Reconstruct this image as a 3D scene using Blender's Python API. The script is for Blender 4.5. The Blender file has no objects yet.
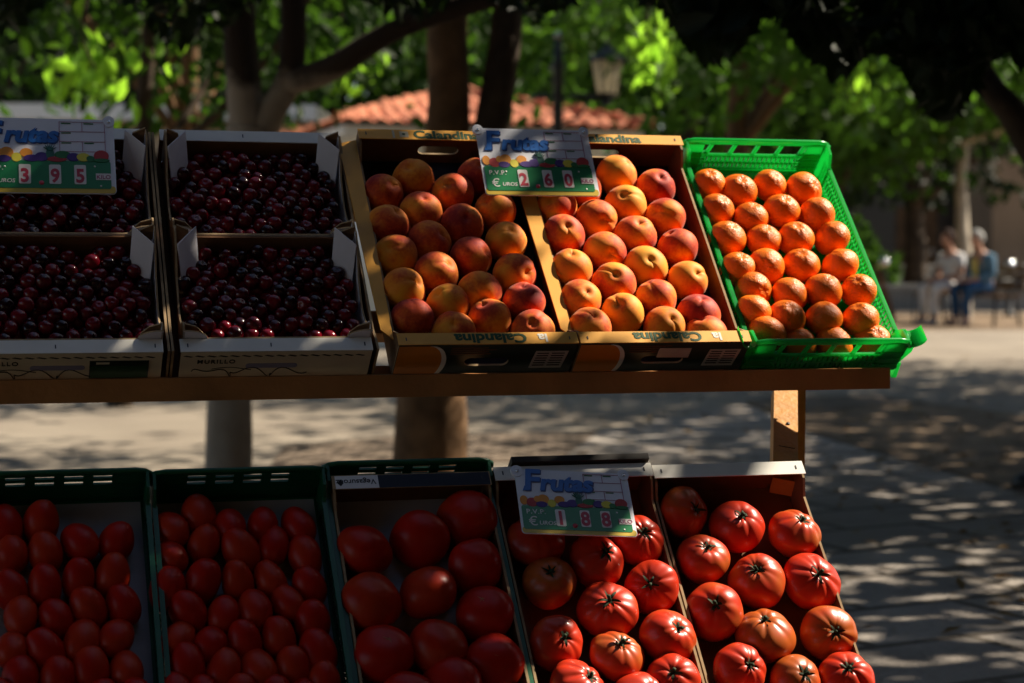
import bpy, bmesh, math, random
import numpy as np
from mathutils import Vector, Matrix, noise
random.seed(7); rng = np.random.default_rng(7)
R = math.radians
SC = bpy.context.scene
COL = SC.collection

# ------------------------------------------------------------------ camera
F = 1872.4; YAW, PITCH, ROLL = .2763, -.0479, .0042
CAM = Vector((0, 0, 1.02))
_f = Vector((math.sin(YAW)*math.cos(PITCH), math.cos(YAW)*math.cos(PITCH), math.sin(PITCH)))
_r = Vector((math.cos(YAW), -math.sin(YAW), 0)); _u = _r.cross(_f)
CR = _r*math.cos(ROLL)+_u*math.sin(ROLL); CU = -_r*math.sin(ROLL)+_u*math.cos(ROLL); CF = _f
def ray(px, py): return CF + CR*((px-512)/F) + CU*((341.5-py)/F)
def P(px, py, d): return CAM + ray(px, py)*d
def G(px, py, z=0.0):
    r = ray(px, py); k = (z-CAM.z)/r.z
    return CAM + r*k
def proj(p):
    q = Vector(p)-CAM; d = q.dot(CF)
    return 512+F*q.dot(CR)/d, 341.5-F*q.dot(CU)/d, d
cam = bpy.data.cameras.new("camera"); co = bpy.data.objects.new("camera", cam); COL.objects.link(co)
m = Matrix.Identity(4)
for i, a in enumerate((CR, CU, -CF)):
    for j in range(3): m[j][i] = a[j]
m.translation = CAM; co.matrix_world = m
cam.sensor_width = 36; cam.lens = F*36/1024; cam.clip_start = .05; cam.clip_end = 600
cam.dof.use_dof = True; cam.dof.focus_distance = 2.98; cam.dof.aperture_fstop = 4.2
SC.camera = co
SUN = Vector((.70, .13, .70)).normalized()

# ------------------------------------------------------------------ materials
def mat(name, col, rough=.6, spec=.5, var=0, vscale=8, bump=0, bscale=60, transl=0, tcol=None, coat=0, rand=0, metal=0, sheen=0, detail=4):
    M = bpy.data.materials.new(name); M.use_nodes = True
    nt = M.node_tree; N = nt.nodes; L = nt.links; b = N["Principled BSDF"]
    b.inputs["Base Color"].default_value = (*col, 1); b.inputs["Roughness"].default_value = rough
    b.inputs["Specular IOR Level"].default_value = spec; b.inputs["Coat Weight"].default_value = coat
    b.inputs["Metallic"].default_value = metal; b.inputs["Sheen Weight"].default_value = sheen
    tc = N.new("ShaderNodeTexCoord")
    if var or rand:
        hs = N.new("ShaderNodeHueSaturation"); hs.inputs["Color"].default_value = (*col, 1)
        add = N.new("ShaderNodeMath"); add.operation = "ADD"; add.inputs[0].default_value = 1; add.inputs[1].default_value = 0
        if var:
            n = N.new("ShaderNodeTexNoise"); n.inputs["Scale"].default_value = vscale; n.inputs["Detail"].default_value = detail
            L.new(tc.outputs["Object"], n.inputs["Vector"])
            mr = N.new("ShaderNodeMapRange"); mr.inputs[1].default_value = .3; mr.inputs[2].default_value = .7
            mr.inputs[3].default_value = 1-var; mr.inputs[4].default_value = 1+var
            L.new(n.outputs["Fac"], mr.inputs[0]); L.new(mr.outputs[0], add.inputs[0])
        if rand:
            oi = N.new("ShaderNodeObjectInfo"); mr2 = N.new("ShaderNodeMapRange")
            mr2.inputs[3].default_value = -rand; mr2.inputs[4].default_value = rand
            L.new(oi.outputs["Random"], mr2.inputs[0]); L.new(mr2.outputs[0], add.inputs[1])
        L.new(add.outputs[0], hs.inputs["Value"]); L.new(hs.outputs[0], b.inputs["Base Color"])
    if bump:
        n2 = N.new("ShaderNodeTexNoise"); n2.inputs["Scale"].default_value = bscale; n2.inputs["Detail"].default_value = 4
        L.new(tc.outputs["Object"], n2.inputs["Vector"])
        bp = N.new("ShaderNodeBump"); bp.inputs["Strength"].default_value = bump; bp.inputs["Distance"].default_value = .01
        L.new(n2.outputs["Fac"], bp.inputs["Height"]); L.new(bp.outputs[0], b.inputs["Normal"])
    if transl:
        t = N.new("ShaderNodeBsdfTranslucent"); t.inputs["Color"].default_value = (*(tcol or col), 1)
        mx = N.new("ShaderNodeMixShader"); mx.inputs[0].default_value = transl
        L.new(b.outputs[0], mx.inputs[1]); L.new(t.outputs[0], mx.inputs[2])
        L.new(mx.outputs[0], N["Material Output"].inputs[0])
    return M

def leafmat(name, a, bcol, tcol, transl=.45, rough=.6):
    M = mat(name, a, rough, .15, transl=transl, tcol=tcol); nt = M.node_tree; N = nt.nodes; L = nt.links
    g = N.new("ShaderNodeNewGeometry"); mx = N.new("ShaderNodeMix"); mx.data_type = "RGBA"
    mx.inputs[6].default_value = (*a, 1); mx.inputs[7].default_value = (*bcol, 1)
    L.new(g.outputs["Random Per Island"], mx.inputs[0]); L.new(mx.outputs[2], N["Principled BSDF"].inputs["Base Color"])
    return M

M = {}
M["kraft"] = mat("kraft_board", (.22, .125, .062), .85, .2, .18, 30, .15, 200)
M["kraft_dark"] = mat("inner_board", (.16, .075, .034), .85, .2, .15, 25, .1, 150)  # kraft board darkened to stand for the shade inside cartons
M["kraft_edge"] = mat("board_edge", (.36, .25, .14), .9, .2, .2, 60)
M["yellow"] = mat("yellow_print", (.78, .36, .03), .5, .4, .08, 20)
M["orange_print"] = mat("orange_print", (.6, .2, .015), .5, .4, .1, 20)
M["cream_print"] = mat("cream_print", (.62, .52, .33), .6, .3, .08, 15)
M["white_print"] = mat("white_print", (.78, .75, .68), .55, .35, .06, 12)
M["tan_print"] = mat("tan_print", (.62, .54, .38), .65, .3, .08, 15)
M["dark_print"] = mat("dark_green_print", (.012, .022, .014), .45, .4, .2, 30)
M["green_print"] = mat("green_ink", (.02, .07, .02), .6, .3)
M["ink"] = mat("black_ink", (.015, .012, .012), .6, .3)
M["lilac"] = mat("white_liner_paper", (.72, .70, .76), .8, .2, .05, 20)
M["cover"] = mat("grey_tape", (.27, .26, .36), .5, .4)
M["navy"] = mat("dark_cell_tray", (.012, .016, .03), .6, .3)
M["liner"] = mat("white_paper_liner", (.42, .41, .44), .8, .2, .06, 15, .2, 40)
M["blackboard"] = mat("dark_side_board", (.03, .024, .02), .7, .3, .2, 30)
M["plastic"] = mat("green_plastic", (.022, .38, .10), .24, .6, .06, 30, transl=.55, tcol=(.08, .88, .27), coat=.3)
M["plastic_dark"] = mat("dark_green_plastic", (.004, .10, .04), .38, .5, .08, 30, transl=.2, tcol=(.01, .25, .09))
M["wood"] = mat("stall_wood", (.48, .22, .05), .55, .4, .25, 14, .2, 90)
M["wood_dark"] = mat("varnished_lip", (.40, .17, .05), .5, .4, .2, 12, .15, 90)
M["sign_white"] = mat("sign_white", (.78, .79, .86), .45, .5, .03, 20)
M["sign_yellow"] = mat("sign_yellow", (.62, .42, .04), .35, .5)
M["sign_green"] = mat("sign_green", (.01, .19, .06), .3, .5)
M["sign_blue"] = mat("sign_blue", (.01, .13, .48), .35, .5)
M["sign_navy"] = mat("sign_blue_shade", (.01, .03, .16), .35, .5)
M["sign_red"] = mat("sign_red", (.5, .03, .06), .4, .5)
M["sign_line"] = mat("sign_line", (.35, .04, .14), .5, .4)
M["card"] = mat("price_card_white", (.75, .72, .7), .4, .4)
M["paper"] = mat("grey_paper_slip", (.42, .38, .33), .7, .3, .08, 30)
for n, c in dict(f_orange=(.75, .28, .02), f_yellow=(.72, .62, .05), f_red=(.45, .03, .03), f_purple=(.06, .02, .2), f_green=(.02, .16, .04), f_pine=(.02, .12, .09)).items():
    M[n] = mat(n, c, .45, .4)
M["metal"] = mat("grey_metal", (.4, .4, .4), .3, .5, metal=.9)
M["iron"] = mat("black_iron", (.02, .02, .022), .5, .5)
M["steel"] = mat("polished_steel", (.8, .8, .8), .2, .5, metal=1)
M["lamp_glass"] = mat("frosted_glass", (.9, .8, .62), .4, .5, transl=.7, tcol=(.98, .9, .74))
M["bark"] = mat("bark", (.055, .038, .025), .9, .2, .4, 9, .6, 25)
M["bark_brown"] = mat("brown_bark", (.16, .088, .042), .9, .2, .4, 9, .6, 25)
M["plaster"] = mat("white_plaster", (.72, .70, .64), .8, .2, .08, 1.5)
M["beige"] = mat("beige_render", (.40, .29, .18), .9, .2, .12, 1.2)
M["beige_dim"] = mat("tan_wall", (.30, .2, .12), .9, .2, .12, 1.2)
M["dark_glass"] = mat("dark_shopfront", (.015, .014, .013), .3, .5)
M["rooftile"] = mat("terracotta_tile", (.50, .185, .10), .8, .2, .35, 4, .3, 30)
M["stone"] = mat("grey_stone", (.26, .25, .24), .9, .2, .2, 3, .3, 30)
M["stone_light"] = mat("pale_stone", (.4, .38, .36), .9, .2, .15, 3, .3, 30)

def peachmat():
    Mx = mat("peach_skin", (.8, .3, .05), .62, .25, sheen=.0); nt = Mx.node_tree; N = nt.nodes; L = nt.links; b = N["Principled BSDF"]
    tc = N.new("ShaderNodeTexCoord"); oi = N.new("ShaderNodeObjectInfo")
    off = N.new("ShaderNodeVectorMath"); off.operation = "ADD"
    mul = N.new("ShaderNodeVectorMath"); mul.operation = "SCALE"; mul.inputs[0].default_value = (31, 17, 23)
    L.new(oi.outputs["Random"], mul.inputs["Scale"]); L.new(tc.outputs["Object"], off.inputs[0])
    n = N.new("ShaderNodeTexNoise"); n.inputs["Scale"].default_value = 13; n.inputs["Detail"].default_value = 5; n.inputs["Roughness"].default_value = .55
    L.new(off.outputs[0], n.inputs["Vector"]); L.new(mul.outputs[0], off.inputs[1])
    n2 = N.new("ShaderNodeTexNoise"); n2.inputs["Scale"].default_value = 190; n2.inputs["Detail"].default_value = 3
    L.new(off.outputs[0], n2.inputs["Vector"])
    a = N.new("ShaderNodeMath"); a.operation = "MULTIPLY_ADD"; a.inputs[1].default_value = .16; L.new(n2.outputs["Fac"], a.inputs[0]); L.new(n.outputs["Fac"], a.inputs[2])
    a2 = N.new("ShaderNodeMath"); a2.operation = "MULTIPLY_ADD"; a2.inputs[1].default_value = .22; L.new(oi.outputs["Random"], a2.inputs[0]); L.new(a.outputs[0], a2.inputs[2])
    cr = N.new("ShaderNodeValToRGB"); e = cr.color_ramp.elements
    e[0].position = .50; e[0].color = (.95, .40, .026, 1); e[1].position = .88; e[1].color = (.36, .018, .012, 1)
    for p, c in ((.64, (.92, .27, .018, 1)), (.76, (.68, .080, .012, 1))):
        q = e.new(p); q.color = c
    L.new(a2.outputs[0], cr.inputs[0]); L.new(cr.outputs[0], b.inputs["Base Color"])
    b.inputs["Sheen Weight"].default_value = .16; b.inputs["Sheen Roughness"].default_value = .4; b.inputs["Sheen Tint"].default_value = (1, .8, .7, 1)
    b.inputs["Subsurface Weight"].default_value = .0
    return Mx
M["peach"] = peachmat()
def orangemat():
    Mx = mat("tangerine_skin", (.88, .185, .003), .40, .35, .10, 25, rand=.10); nt = Mx.node_tree; N = nt.nodes; L = nt.links; b = N["Principled BSDF"]
    tc = N.new("ShaderNodeTexCoord"); v = N.new("ShaderNodeTexVoronoi"); v.inputs["Scale"].default_value = 420
    L.new(tc.outputs["Object"], v.inputs["Vector"])
    n = N.new("ShaderNodeTexNoise"); n.inputs["Scale"].default_value = 70; n.inputs["Detail"].default_value = 3; L.new(tc.outputs["Object"], n.inputs["Vector"])
    ad = N.new("ShaderNodeMath"); ad.operation = "MULTIPLY_ADD"; ad.inputs[1].default_value = 1.6; L.new(n.outputs["Fac"], ad.inputs[0]); L.new(v.outputs["Distance"], ad.inputs[2])
    bp = N.new("ShaderNodeBump"); bp.inputs["Strength"].default_value = .5; bp.inputs["Distance"].default_value = .0014
    L.new(ad.outputs[0], bp.inputs["Height"]); L.new(bp.outputs[0], b.inputs["Normal"])
    return Mx
M["tangerine"] = orangemat()
def tommat(name, red, other, rough=.22, lo=.75, hi=1.0, vs=16, spec=.4):
    Mx = mat(name, red, rough, spec, coat=.06 if spec > .3 else 0); nt = Mx.node_tree; N = nt.nodes; L = nt.links; b = N["Principled BSDF"]
    tc = N.new("ShaderNodeTexCoord"); oi = N.new("ShaderNodeObjectInfo"); n = N.new("ShaderNodeTexNoise"); n.inputs["Scale"].default_value = vs; n.inputs["Detail"].default_value = 3
    L.new(tc.outputs["Object"], n.inputs["Vector"])
    a = N.new("ShaderNodeMath"); a.operation = "MULTIPLY_ADD"; a.inputs[1].default_value = .55; L.new(oi.outputs["Random"], a.inputs[0]); L.new(n.outputs["Fac"], a.inputs[2])
    mr = N.new("ShaderNodeMapRange"); mr.inputs[1].default_value = lo; mr.inputs[2].default_value = hi; L.new(a.outputs[0], mr.inputs[0])
    mx = N.new("ShaderNodeMix"); mx.data_type = "RGBA"; mx.inputs[6].default_value = (*red, 1); mx.inputs[7].default_value = (*other, 1)
    L.new(mr.outputs[0], mx.inputs[0]); L.new(mx.outputs[2], b.inputs["Base Color"])
    b.inputs["Coat Roughness"].default_value = .08
    return Mx
M["tomato"] = tommat("beef_tomato_skin", (.52, .030, .008), (.44, .09, .014), .36, spec=.32)
M["tomato_round"] = tommat("round_tomato_skin", (.44, .010, .003), (.44, .030, .006), .34, spec=.22)
M["plum"] = tommat("plum_tomato_skin", (.44, .009, .003), (.48, .030, .006), .36, spec=.2)
M["cherry"] = tommat("cherry_skin", (.022, .002, .005), (.20, .005, .014), .19, .6, 1.0, 40)
M["calyx"] = mat("calyx_green", (.016, .03, .009), .8, .3, .3, 60)
M["scar"] = mat("blossom_scar", (.5, .22, .1), .7, .3)
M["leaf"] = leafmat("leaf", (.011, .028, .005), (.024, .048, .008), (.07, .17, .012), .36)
M["leaf_sun_toned"] = leafmat("sun_toned_leaf", (.06, .14, .015), (.09, .18, .02), (.40, .78, .05), .55)  # leaf colour brightened so the sprays look sunlit
M["leaf_dark"] = leafmat("dark_leaf", (.005, .010, .004), (.011, .019, .005), (.022, .048, .006), .18)  # leaf colour darkened to stand for canopy in shade
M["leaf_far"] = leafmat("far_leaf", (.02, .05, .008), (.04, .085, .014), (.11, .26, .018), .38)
M["litter"] = leafmat("fallen_leaf", (.14, .08, .03), (.24, .16, .06), (.2, .12, .04), .1)
M["skin"] = mat("skin", (.5, .27, .18), .55, .4)
M["hair_dark"] = mat("dark_hair", (.03, .012, .008), .8, .15)
M["hair_grey"] = mat("grey_hair", (.36, .35, .33), .8, .15)
M["cloth_white"] = mat("white_cotton", (.75, .72, .7), .9, .2, .06, 9)
M["cloth_blue"] = mat("blue_denim_shirt", (.10, .19, .27), .9, .2, .12, 9)
M["denim"] = mat("dark_denim", (.03, .08, .17), .9, .2, .15, 9)
M["cloth_yellow"] = mat("yellow_cotton", (.68, .55, .16), .9, .2)
M["shoe"] = mat("pale_shoe", (.4, .4, .4), .7, .3)
M["shoe_brown"] = mat("tan_shoe", (.32, .2, .15), .7, .3)

def whitewash():
    Mx = mat("limewashed_bark", (.055, .038, .025), .9, .2, .0, 9, .5, 25); nt = Mx.node_tree; N = nt.nodes; L = nt.links; b = N["Principled BSDF"]
    g = N.new("ShaderNodeNewGeometry"); sx = N.new("ShaderNodeSeparateXYZ"); L.new(g.outputs["Position"], sx.inputs[0])
    n = N.new("ShaderNodeTexNoise"); n.inputs["Scale"].default_value = 9; n.inputs["Detail"].default_value = 6; L.new(g.outputs["Position"], n.inputs["Vector"])
    a = N.new("ShaderNodeMath"); a.operation = "MULTIPLY_ADD"; a.inputs[1].default_value = .22; L.new(n.outputs["Fac"], a.inputs[0]); L.new(sx.outputs["Z"], a.inputs[2])
    mr = N.new("ShaderNodeMapRange"); mr.inputs[1].default_value = 1.84; mr.inputs[2].default_value = 1.90; L.new(a.outputs[0], mr.inputs[0])
    mx = N.new("ShaderNodeMix"); mx.data_type = "RGBA"
    cr = N.new("ShaderNodeMix"); cr.data_type = "RGBA"; cr.inputs[6].default_value = (.22, .165, .115, 1); cr.inputs[7].default_value = (.42, .345, .265, 1); L.new(n.outputs["Fac"], cr.inputs[0])
    L.new(cr.outputs[2], mx.inputs[6]); mx.inputs[7].default_value = (.05, .034, .024, 1)
    L.new(mr.outputs[0], mx.inputs[0]); L.new(mx.outputs[2], b.inputs["Base Color"])
    return Mx
M["limebark"] = whitewash()

# ------------------------------------------------------------------ mesh helpers
class MB:
    def __init__(s): s.v = []; s.f = []; s.m = []; s.mats = []; s.sm = []
    def mi(s, k):
        k = M[k] if isinstance(k, str) else k
        if k not in s.mats: s.mats.append(k)
        return s.mats.index(k)
    def add(s, vs, fs, k, smooth=False, X=None):
        o = len(s.v); i = s.mi(k)
        for p in vs:
            p = Vector(p); s.v.append(X @ p if X is not None else p)
        for f in fs: s.f.append(tuple(o+j for j in f)); s.m.append(i); s.sm.append(smooth)
        return s
    def box(s, a, b, k, X=None, ks=None):
        (x0, y0, z0), (x1, y1, z1) = a, b
        vs = [(x0,y0,z0),(x1,y0,z0),(x1,y1,z0),(x0,y1,z0),(x0,y0,z1),(x1,y0,z1),(x1,y1,z1),(x0,y1,z1)]
        fs = dict(zb=(3,2,1,0), zt=(4,5,6,7), yf=(0,1,5,4), yb=(2,3,7,6), xl=(3,0,4,7), xr=(1,2,6,5))
        for n, f in fs.items():
            kk = (ks or {}).get(n, k)
            o = len(s.v)
            for j in f: s.v.append(X @ Vector(vs[j]) if X is not None else Vector(vs[j]))
            s.f.append((o, o+1, o+2, o+3)); s.m.append(s.mi(kk)); s.sm.append(False)
        return s
    def prism(s, pts, axis, a, b, k, k_a=None, k_b=None, X=None):
        """pts: CCW polygon in the two other axes; axis 'x','y','z'"""
        def q(p, t): return {'x': (t, p[0], p[1]), 'y': (p[0], t, p[1]), 'z': (p[0], p[1], t)}[axis]
        n = len(pts)
        s.add([q(p, a) for p in pts], [tuple(range(n))[::-1]], k_a or k, X=X)
        s.add([q(p, b) for p in pts], [tuple(range(n))], k_b or k, X=X)
        s.add([q(p, a) for p in pts]+[q(p, b) for p in pts], [(i, (i+1) % n, n+(i+1) % n, n+i) for i in range(n)], k, X=X)
        return s
    def tube(s, pts, rad, k, n=10, cap=True, smooth=True, X=None, wob=0):
        pts = [Vector(p) for p in pts]; rad = rad if isinstance(rad, (list, tuple)) else [rad]*len(pts)
        vs = []; fs = []; up = None
        for i, p in enumerate(pts):
            t = (pts[min(i+1, len(pts)-1)]-pts[max(i-1, 0)]).normalized()
            a = t.cross(Vector((0, 0, 1)) if up is None else up)
            if up is None and a.length < .1: a = t.cross(Vector((1, 0, 0)))
            if up is not None: a = up - t*up.dot(t)
            a.normalize(); up = a; b = t.cross(a)
            for j in range(n):
                th = 2*math.pi*j/n; rr = rad[i]
                if wob: rr *= 1+wob*noise.noise(Vector((math.cos(th)*1.7+p.x*3, math.sin(th)*1.7+p.y*3, p.z*2.2)))
                vs.append(p+(a*math.cos(th)+b*math.sin(th))*rr)
        for i in range(len(pts)-1):
            for j in range(n): fs.append((i*n+j, i*n+(j+1) % n, (i+1)*n+(j+1) % n, (i+1)*n+j))
        if cap: fs += [tuple(range(n))[::-1], tuple(range((len(pts)-1)*n, len(pts)*n))]
        return s.add(vs, fs, k, smooth, X)
    def lathe(s, prof, k, n=20, X=None, smooth=True):
        vs = [(r*math.cos(2*math.pi*j/n), r*math.sin(2*math.pi*j/n), z) for r, z in prof for j in range(n)]
        fs = [(i*n+j, i*n+(j+1) % n, (i+1)*n+(j+1) % n, (i+1)*n+j) for i in range(len(prof)-1) for j in range(n)]
        fs += [tuple(range(n))[::-1], tuple(range((len(prof)-1)*n, len(prof)*n))]
        return s.add(vs, fs, k, smooth, X)
    def mesh(s, name):
        me = bpy.data.meshes.new(name); me.from_pydata([tuple(v) for v in s.v], [], s.f)
        for k in s.mats: me.materials.append(k)
        me.polygons.foreach_set("material_index", s.m); me.polygons.foreach_set("use_smooth", s.sm)
        me.update(); return me
    def build(s, name, parent=None, **kw): return link(name, s.mesh(name), parent, **kw)
def link(name, data, parent=None, label=None, cat=None, group=None, kind=None, M4=None):
    o = bpy.data.objects.new(name, data); COL.objects.link(o)
    if parent is not None: o.parent = parent
    if M4 is not None: o.matrix_basis = M4
    tag(o, label, cat, group, kind); return o
def tag(o, label=None, cat=None, group=None, kind=None):
    for k, v in (("label", label), ("category", cat), ("group", group), ("kind", kind)):
        if v: o[k] = v
def empty(name, M4, label, cat, group=None): return link(name, None, None, label, cat, group, None, M4)
def text(mb, s, size, X, k, bold=0, shear=0, align="LEFT", space=1.0, depth=.0003):
    c = bpy.data.curves.new("t", "FONT"); c.body = s; c.size = size; c.shear = shear; c.offset = bold; c.align_x = align; c.space_character = space
    c.extrude = depth; c.resolution_u = 3
    o = bpy.data.objects.new("t", c); me = bpy.data.meshes.new_from_object(o)
    mb.add([v.co.copy() for v in me.vertices], [tuple(p.vertices) for p in me.polygons], k, X=X)
    bpy.data.objects.remove(o); bpy.data.curves.remove(c); bpy.data.meshes.remove(me)
def fr(o, x, y):     # frame: origin o, unit axes x, y
    x = Vector(x); y = Vector(y); z = x.cross(y); mm = Matrix.Identity(4)
    for i, a in enumerate((x, y, z)):
        for j in range(3): mm[j][i] = a[j]
    mm.translation = Vector(o); return mm
ORD = "first second third fourth fifth sixth seventh eighth ninth tenth eleventh twelfth thirteenth fourteenth".split()

# ------------------------------------------------------------------ stall geometry
TILT = R(46.76); O_UP = Vector((.641, 2.9812, .8127))
def upper(x, dz=0): return Matrix.Translation(Vector((x, O_UP.y, O_UP.z+dz))) @ Matrix.Rotation(TILT, 4, 'X')
K = .88; LT = R(47.13); LW, LL, LH = .3*K, .56*K, .0854*K
def lower(i):        # i = 0 is the box farthest right
    x1 = 1.4929*K - i*(LW+.004); dz = (-.005+.0155*(1.4929*K-x1)/K)*K
    top = Vector((x1-LW, 3.2522*K, 1.02-.3888*K+dz))
    v = Vector((0, math.cos(LT), math.sin(LT))); n = Vector((0, -math.sin(LT), math.cos(LT)))
    return Matrix.Translation(top - v*LL - n*LH) @ Matrix.Rotation(LT, 4, 'X')
def unproj(px, py, X, w):
    inv = X.inverted(); o = inv @ CAM; d = inv.to_3x3() @ ray(px, py); k = (w-o.z)/d.z
    return o + d*k

stall = empty("market_stall", Matrix.Translation((.6, 3.0, 0)), "brown wooden two tier market stall rack holding the sloping crates of fruit", "market stall")
S0 = Matrix.Translation((-.6, -3.0, 0))
xr = 1.515
MB().box((-1.0, 2.938, .7855), (xr, 2.962, .8215), "wood_dark", S0).build("lip_board", stall)
for v in (.10, .38):
    X = S0 @ upper(0)
    MB().box((-1.0, v, -.026), (xr-.03, v+.05, -.003), "wood", X).build("rail", stall)
MB().box((-1.0, -.012, -.03), (xr-.02, .03, -.003), "wood_dark", S0 @ upper(0)).build("rail", stall)
pp = P(786, 425, 3.33)
for px_ in (pp.x, -.9):
    if px_ > 0: t0 = P(786, 386, 3.42); t1 = P(785.5, 480, 3.14)
    else: t0 = Vector((px_, 3.10, .82)); t1 = Vector((px_, 2.87, .32))
    ex = Vector((1, 0, 0)); ez = (t0-t1).normalized(); ey = ez.cross(ex).normalized(); ex = ey.cross(ez)
    XP = S0 @ fr(t1, ex, ey); ll = (t0-t1).length                 # strut leaning back to the shelf
    b = MB().box((-.0215, 0, 0), (.0215, .03, ll), "wood", XP)
    b.lathe([(.0035, -.001), (.0035, .002)], "iron", 8, XP @ fr((.004, 0, ll*.58), (1, 0, 0), (0, 0, 1)))
    b.box((-.012, -.0006, ll*.33), (.016, .001, ll*.334), "ink", XP)
    b.build("strut", stall)
    qx = px_*3.285/3.035
    MB().box((qx-.021, 3.27, 0), (qx+.021, 3.30, 1.075), "wood", S0 ).build("post", stall)
for yy, zz in ((.06, -.02), (.33, -.02)):
    X = S0 @ Matrix.Translation((0, lower(0).translation.y, lower(2).translation.z)) @ Matrix.Rotation(LT, 4, 'X')
    MB().box((-1.0, yy, zz-.02), (1.30, yy+.05, zz), "wood", X).build("rail", stall)
for px_ in (pp.x-.2, -.85):
    MB().box((px_-.021, 2.60, 0), (px_+.021, 2.63, .20), "wood", S0).build("post", stall)
    MB().box((px_-.021, 2.925, 0), (px_+.021, 2.955, .52), "wood", S0).build("post", stall)

MB().box((.03, LL+.003, LH-.022), (.262, LL+.014, LH+.0075), "blackboard", S0 @ lower(1)).build("rail", stall)
# ------------------------------------------------------------------ cartons
def slot(mb, pts_outer, hole, axis, a, b, k, ka=None, kb=None):
    """wall with a rounded slot: split into 4 rectangles round the hole box plus rounded ends"""
    x0, z0, x1, z1 = pts_outer; h0, g0, h1, g1 = hole
    r = (g1-g0)/2; cz = (g0+g1)/2
    arcL = [(h0+r-r*math.cos(t), cz+r*math.sin(t)) for t in np.linspace(-math.pi/2, math.pi/2, 7)]
    arcR = [(h1-r+r*math.cos(t), cz+r*math.sin(t)) for t in np.linspace(-math.pi/2, math.pi/2, 7)]
    mb.prism([(x0, z0), (h0+r, z0)] + arcL + [(h0+r, z1), (x0, z1)], axis, a, b, k, ka, kb)
    mb.prism([(h1-r, z0), (x1, z0), (x1, z1), (h1-r, z1)] + arcR[::-1], axis, a, b, k, ka, kb)
    mb.prism([(h0+r, z0), (h1-r, z0), (h1-r, g0), (h0+r, g0)], axis, a, b, k, ka, kb)
    mb.prism([(h0+r, g1), (h1-r, g1), (h1-r, z1), (h0+r, z1)], axis, a, b, k, ka, kb)

def carton(root, W, L, H, sideh, fl, k_out, k_in, k_flange, k_side_out, front_face=None, hole=None, floor_k="kraft_dark", back_hole=True, flange_side=None, t=.004, out=(0, 0)):
    b = MB().box((-out[0], 0, 0), (W+out[1], L, t), floor_k); b.build("floor", root)
    for i, x in enumerate((0-out[0], W-t+out[1])):
        prof = [(t, t), (L-t, t), (L-t, H-.003), (L-.03, H-.006), (L-.055, sideh), (.055, sideh), (.03, H-.006), (t, H-.003)]
        b = MB(); b.prism(prof, 'x', x, x+t, "kraft_edge", k_side_out if i == 0 else k_in, k_in if i == 0 else k_side_out); b.build("side_wall", root)
    b = MB()
    # prism on axis y has its 'a' face pointing to -y
    if hole: slot(b, (0, 0, W, H-.002), hole, 'y', 0, t, "kraft_edge", front_face or k_out, k_in)
    else: b.box((0, 0, 0), (W, t, H-.002), k_in, ks=dict(yf=front_face or k_out))
    front = b.build("front_panel", root)
    b = MB()
    if hole and back_hole: slot(b, (0, 0, W, H-.002), hole, 'y', L-t, L, "kraft_edge", k_in, k_out)
    else: b.box((0, L-t, 0), (W, L, H-.002), k_in, ks=dict(yb=k_out))
    back = b.build("back_panel", root)
    ff = MB().box((-.001, 0, H-.0015), (W+.001, fl, H), k_flange, ks=dict(zb=k_in)).build("front_flange", root)
    bf = MB().box((-.001, L-fl, H-.0015), (W+.001, L, H), k_flange, ks=dict(zb=k_in)).build("back_flange", root)
    return front, back, ff, bf

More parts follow.
